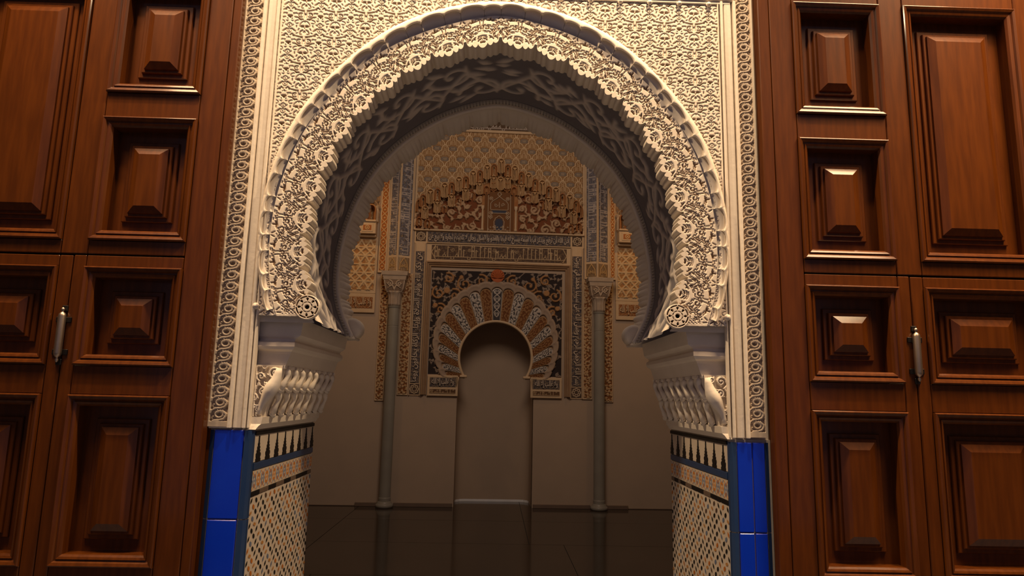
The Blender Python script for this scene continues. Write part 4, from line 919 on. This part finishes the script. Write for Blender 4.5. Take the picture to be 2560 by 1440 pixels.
    # carved strips on both sides of the column
    for x0, x1, zb in (((-1.672, -1.545, -.085), (-1.368, -1.215, .0)) if s < 0 else ((1.258, 1.395, -.005), (1.552, 1.695, -.040))):
        nm = f'narrow strip of orange carved foliage beside the {lab} column, {"wall" if (abs(x0) > 1.5) else "mihrab"} side'
        q = thing('foliage_strip', nm, 'relief', ((x0+x1)/2, 0, zb), BK, 'carved strips beside the columns')
        G().box(x0, x1, -.02, .01, zb, 1.73, .004).out(q, 'bed', M['orn'])
        c = Cv(x1-x0-.024, 1.73-zb-.03, 170); c.scrolls(.026, .0062, int(abs(x0)*100), 1.2); panel(q, 'carved_field', c, x0+.012, zb+.02, -.021, .012, M['carved'], (.20, .075, .025), (.52, .36, .20))
    # outer bay: interlace panel, short inscription, little niche shelf, side of the squinch
    o0, o1 = (-2.62, -1.735) if s < 0 else (1.735, 2.62)
    q = thing('interlace_panel', f'orange-lit stucco panel of angular interlace {lab} of the {lab} column', 'wall panel', ((o0+o1)/2, 0, 1.43), BK, 'interlace panels')
    G().box(o0, o1, -.03, .01, 1.42, 2.25, .006).out(q, 'bed', M['orn'])
    W_ = o1-o0-.05; c = Cv(W_, .74, 150)
    for a in range(-8, 14):
        for zig in (0, 1):
            x = a*.125; pts = []
            for b in range(7): pts.append((x+(.0625 if (b+zig) % 2 else -.0625)*(1 if b % 3 else .3), b*.125))
            c.line(pts, .012)
    for b in range(1, 6): c.line([(0, b*.125), (W_, b*.125)], .010)
    bgc = Cv(W_, .74, 150); bgc.scrolls(.03, .006, 95, 1.2); colr = mixc((.38, .19, .075), (.55, .37, .19), bgc.H); colr = colr*(1-c.H[..., None])+np.array((.62, .45, .26))*c.H[..., None]; c.H = np.maximum(c.H, bgc.H*.5)
    panel(q, 'carved_field', c, o0+.025, 1.47, -.031, .014, M['carved'], 0, 0, col=colr)
    q = thing('short_inscription', f'small framed Arabic inscription below the interlace panel {lab} of the mihrab', 'inscription', ((o0+o1)/2, 0, 1.15), BK, 'short inscriptions of the outer bays')
    G().box(o0, o1, -.03, .01, 1.145, 1.42, .006).out(q, 'frame', M['orn'])
    for a, b in ((o0+.04, (o0+o1)/2-.03), ((o0+o1)/2+.03, o1-.03)):
        c = Cv(b-a, .17, 170); c.scrolls(.02, .003, 96, 1.1); panel(q, 'carved_ground', c, a, 1.205, -.031, .006, M['carved'], (.24, .085, .03), (.42, .25, .12))
        lettering(q, '\u0648\u0644\u0627 \u063a\u0627\u0644\u0628 \u0625\u0644\u0627 \u0627\u0644\u0644\u0647', a+.02, b-.02, 1.215, 1.365, -.034, M['orn'], thick=.012)
    q = thing('corner_shelf', f'carved stucco ledge carrying stalactite niches {lab} of the {lab} pier', 'ledge', ((o0+o1)/2, 0, 2.25), BK, 'ledges of the outer bays')
    i0, i1 = (o0, -1.76) if s < 0 else (1.76, o1)
    G().box(i0, i1, -.16, .01, 2.27, 2.44, .006).out(q, 'ledge', M['orn']); G().box(i0, i1, -.18, .01, 2.44, 2.47, .006).out(q, 'ledge_cap', M['orn']); G().box(i0, i1, -.10, .01, 2.235, 2.27, .008).out(q, 'ledge_foot', M['orn'])
    for k in range(4):
        a = (i1-.04-k*.2) if s < 0 else (i0+.04+k*.2); G().box(a, a-.16 if s < 0 else a+.16, -.166, -.15, 2.295, 2.415, .004).out(q, 'ledge_panel', M['orn'])
        cc = (a-.08 if s < 0 else a+.08); c = Cv(.12, .08, 300); c.ring(.06, .04, .028, .006).dot(.06, .04, .012); panel(q, 'rosette', c, cc-.06, 2.315, -.167, .006, M['carved'], (.36, .13, .04), (.60, .42, .22))
    gA = niche(.17, .34, .14, True); gB = niche(.13, .24, .10, False); m1, m2 = mesh('muqarnas_cell', gA.V, gA.F, M['mq1']), mesh('muqarnas_cell', gB.V, gB.F, M['mq2'])
    for k in range(3):
        sx = 1 if s > 0 else -1
        place(q, 'cell', m1, (sx*(1.99+k*.26), -.10+.02*k, 2.62+.13*k)); place(q, 'cell', m2, (sx*(1.88+k*.26), -.06, 2.76+.14*k)); place(q, 'cell', m2, (sx*(1.84+k*.13), -.05, 2.475))
    for zz, x in ((2.47, 1.775),): G().tube([(s*x, -.05, 2.47), (s*x, -.05, 2.66), (s*x, -.05, 2.70)], [.03, .03, .05], 10).out(q, 'colonnette', M['orn'])
    x0, x1 = (-1.722, -1.60) if s < 0 else (1.642, 1.738)
    q = thing('lattice_strip', f'narrow orange lattice strip between the {lab} pier and the {lab} ledge', 'relief', ((x0+x1)/2, 0, 1.75), BK, 'lattice strips')
    G().box(x0, x1, -.03, .01, 1.73, 3.4, .004).out(q, 'bed', M['orn']); wd = x1-x0-.03; c = Cv(wd, 1.62, 160)
    for k in range(14):
        z = k*.12
        for g_ in (-1, 1): c.line([(wd/2, z), (wd/2+g_*wd*.42, z+.04), (wd/2+g_*wd*.42, z+.08), (wd/2, z+.12)], .005)
        c.dot(wd/2, z+.06, .012)
    panel(q, 'carved_field', c, x0+.015, 1.76, -.031, .010, M['carved'], (.36, .12, .03), (.62, .42, .20))
    # net ornament of the outer bay
    q = thing('outer_net_panel', f'net of lobed arches above the ledge {lab} of the {lab} pier', 'wall panel', (s*2.1, 0, 2.8), BK, 'net panels of the outer bays')
    gx = np.arange(1.74, 2.62, .0075); gz = np.arange(2.47, 3.6, .0075); X, Z = np.meshgrid(s*gx, gz); H = samp(T.H, X/pw, (Z-2.40)/ph); relief(q, 'carved_field', X, .0-H*.014, Z, M['carved'], mixc((.38, .20, .08), (.62, .45, .26), H))
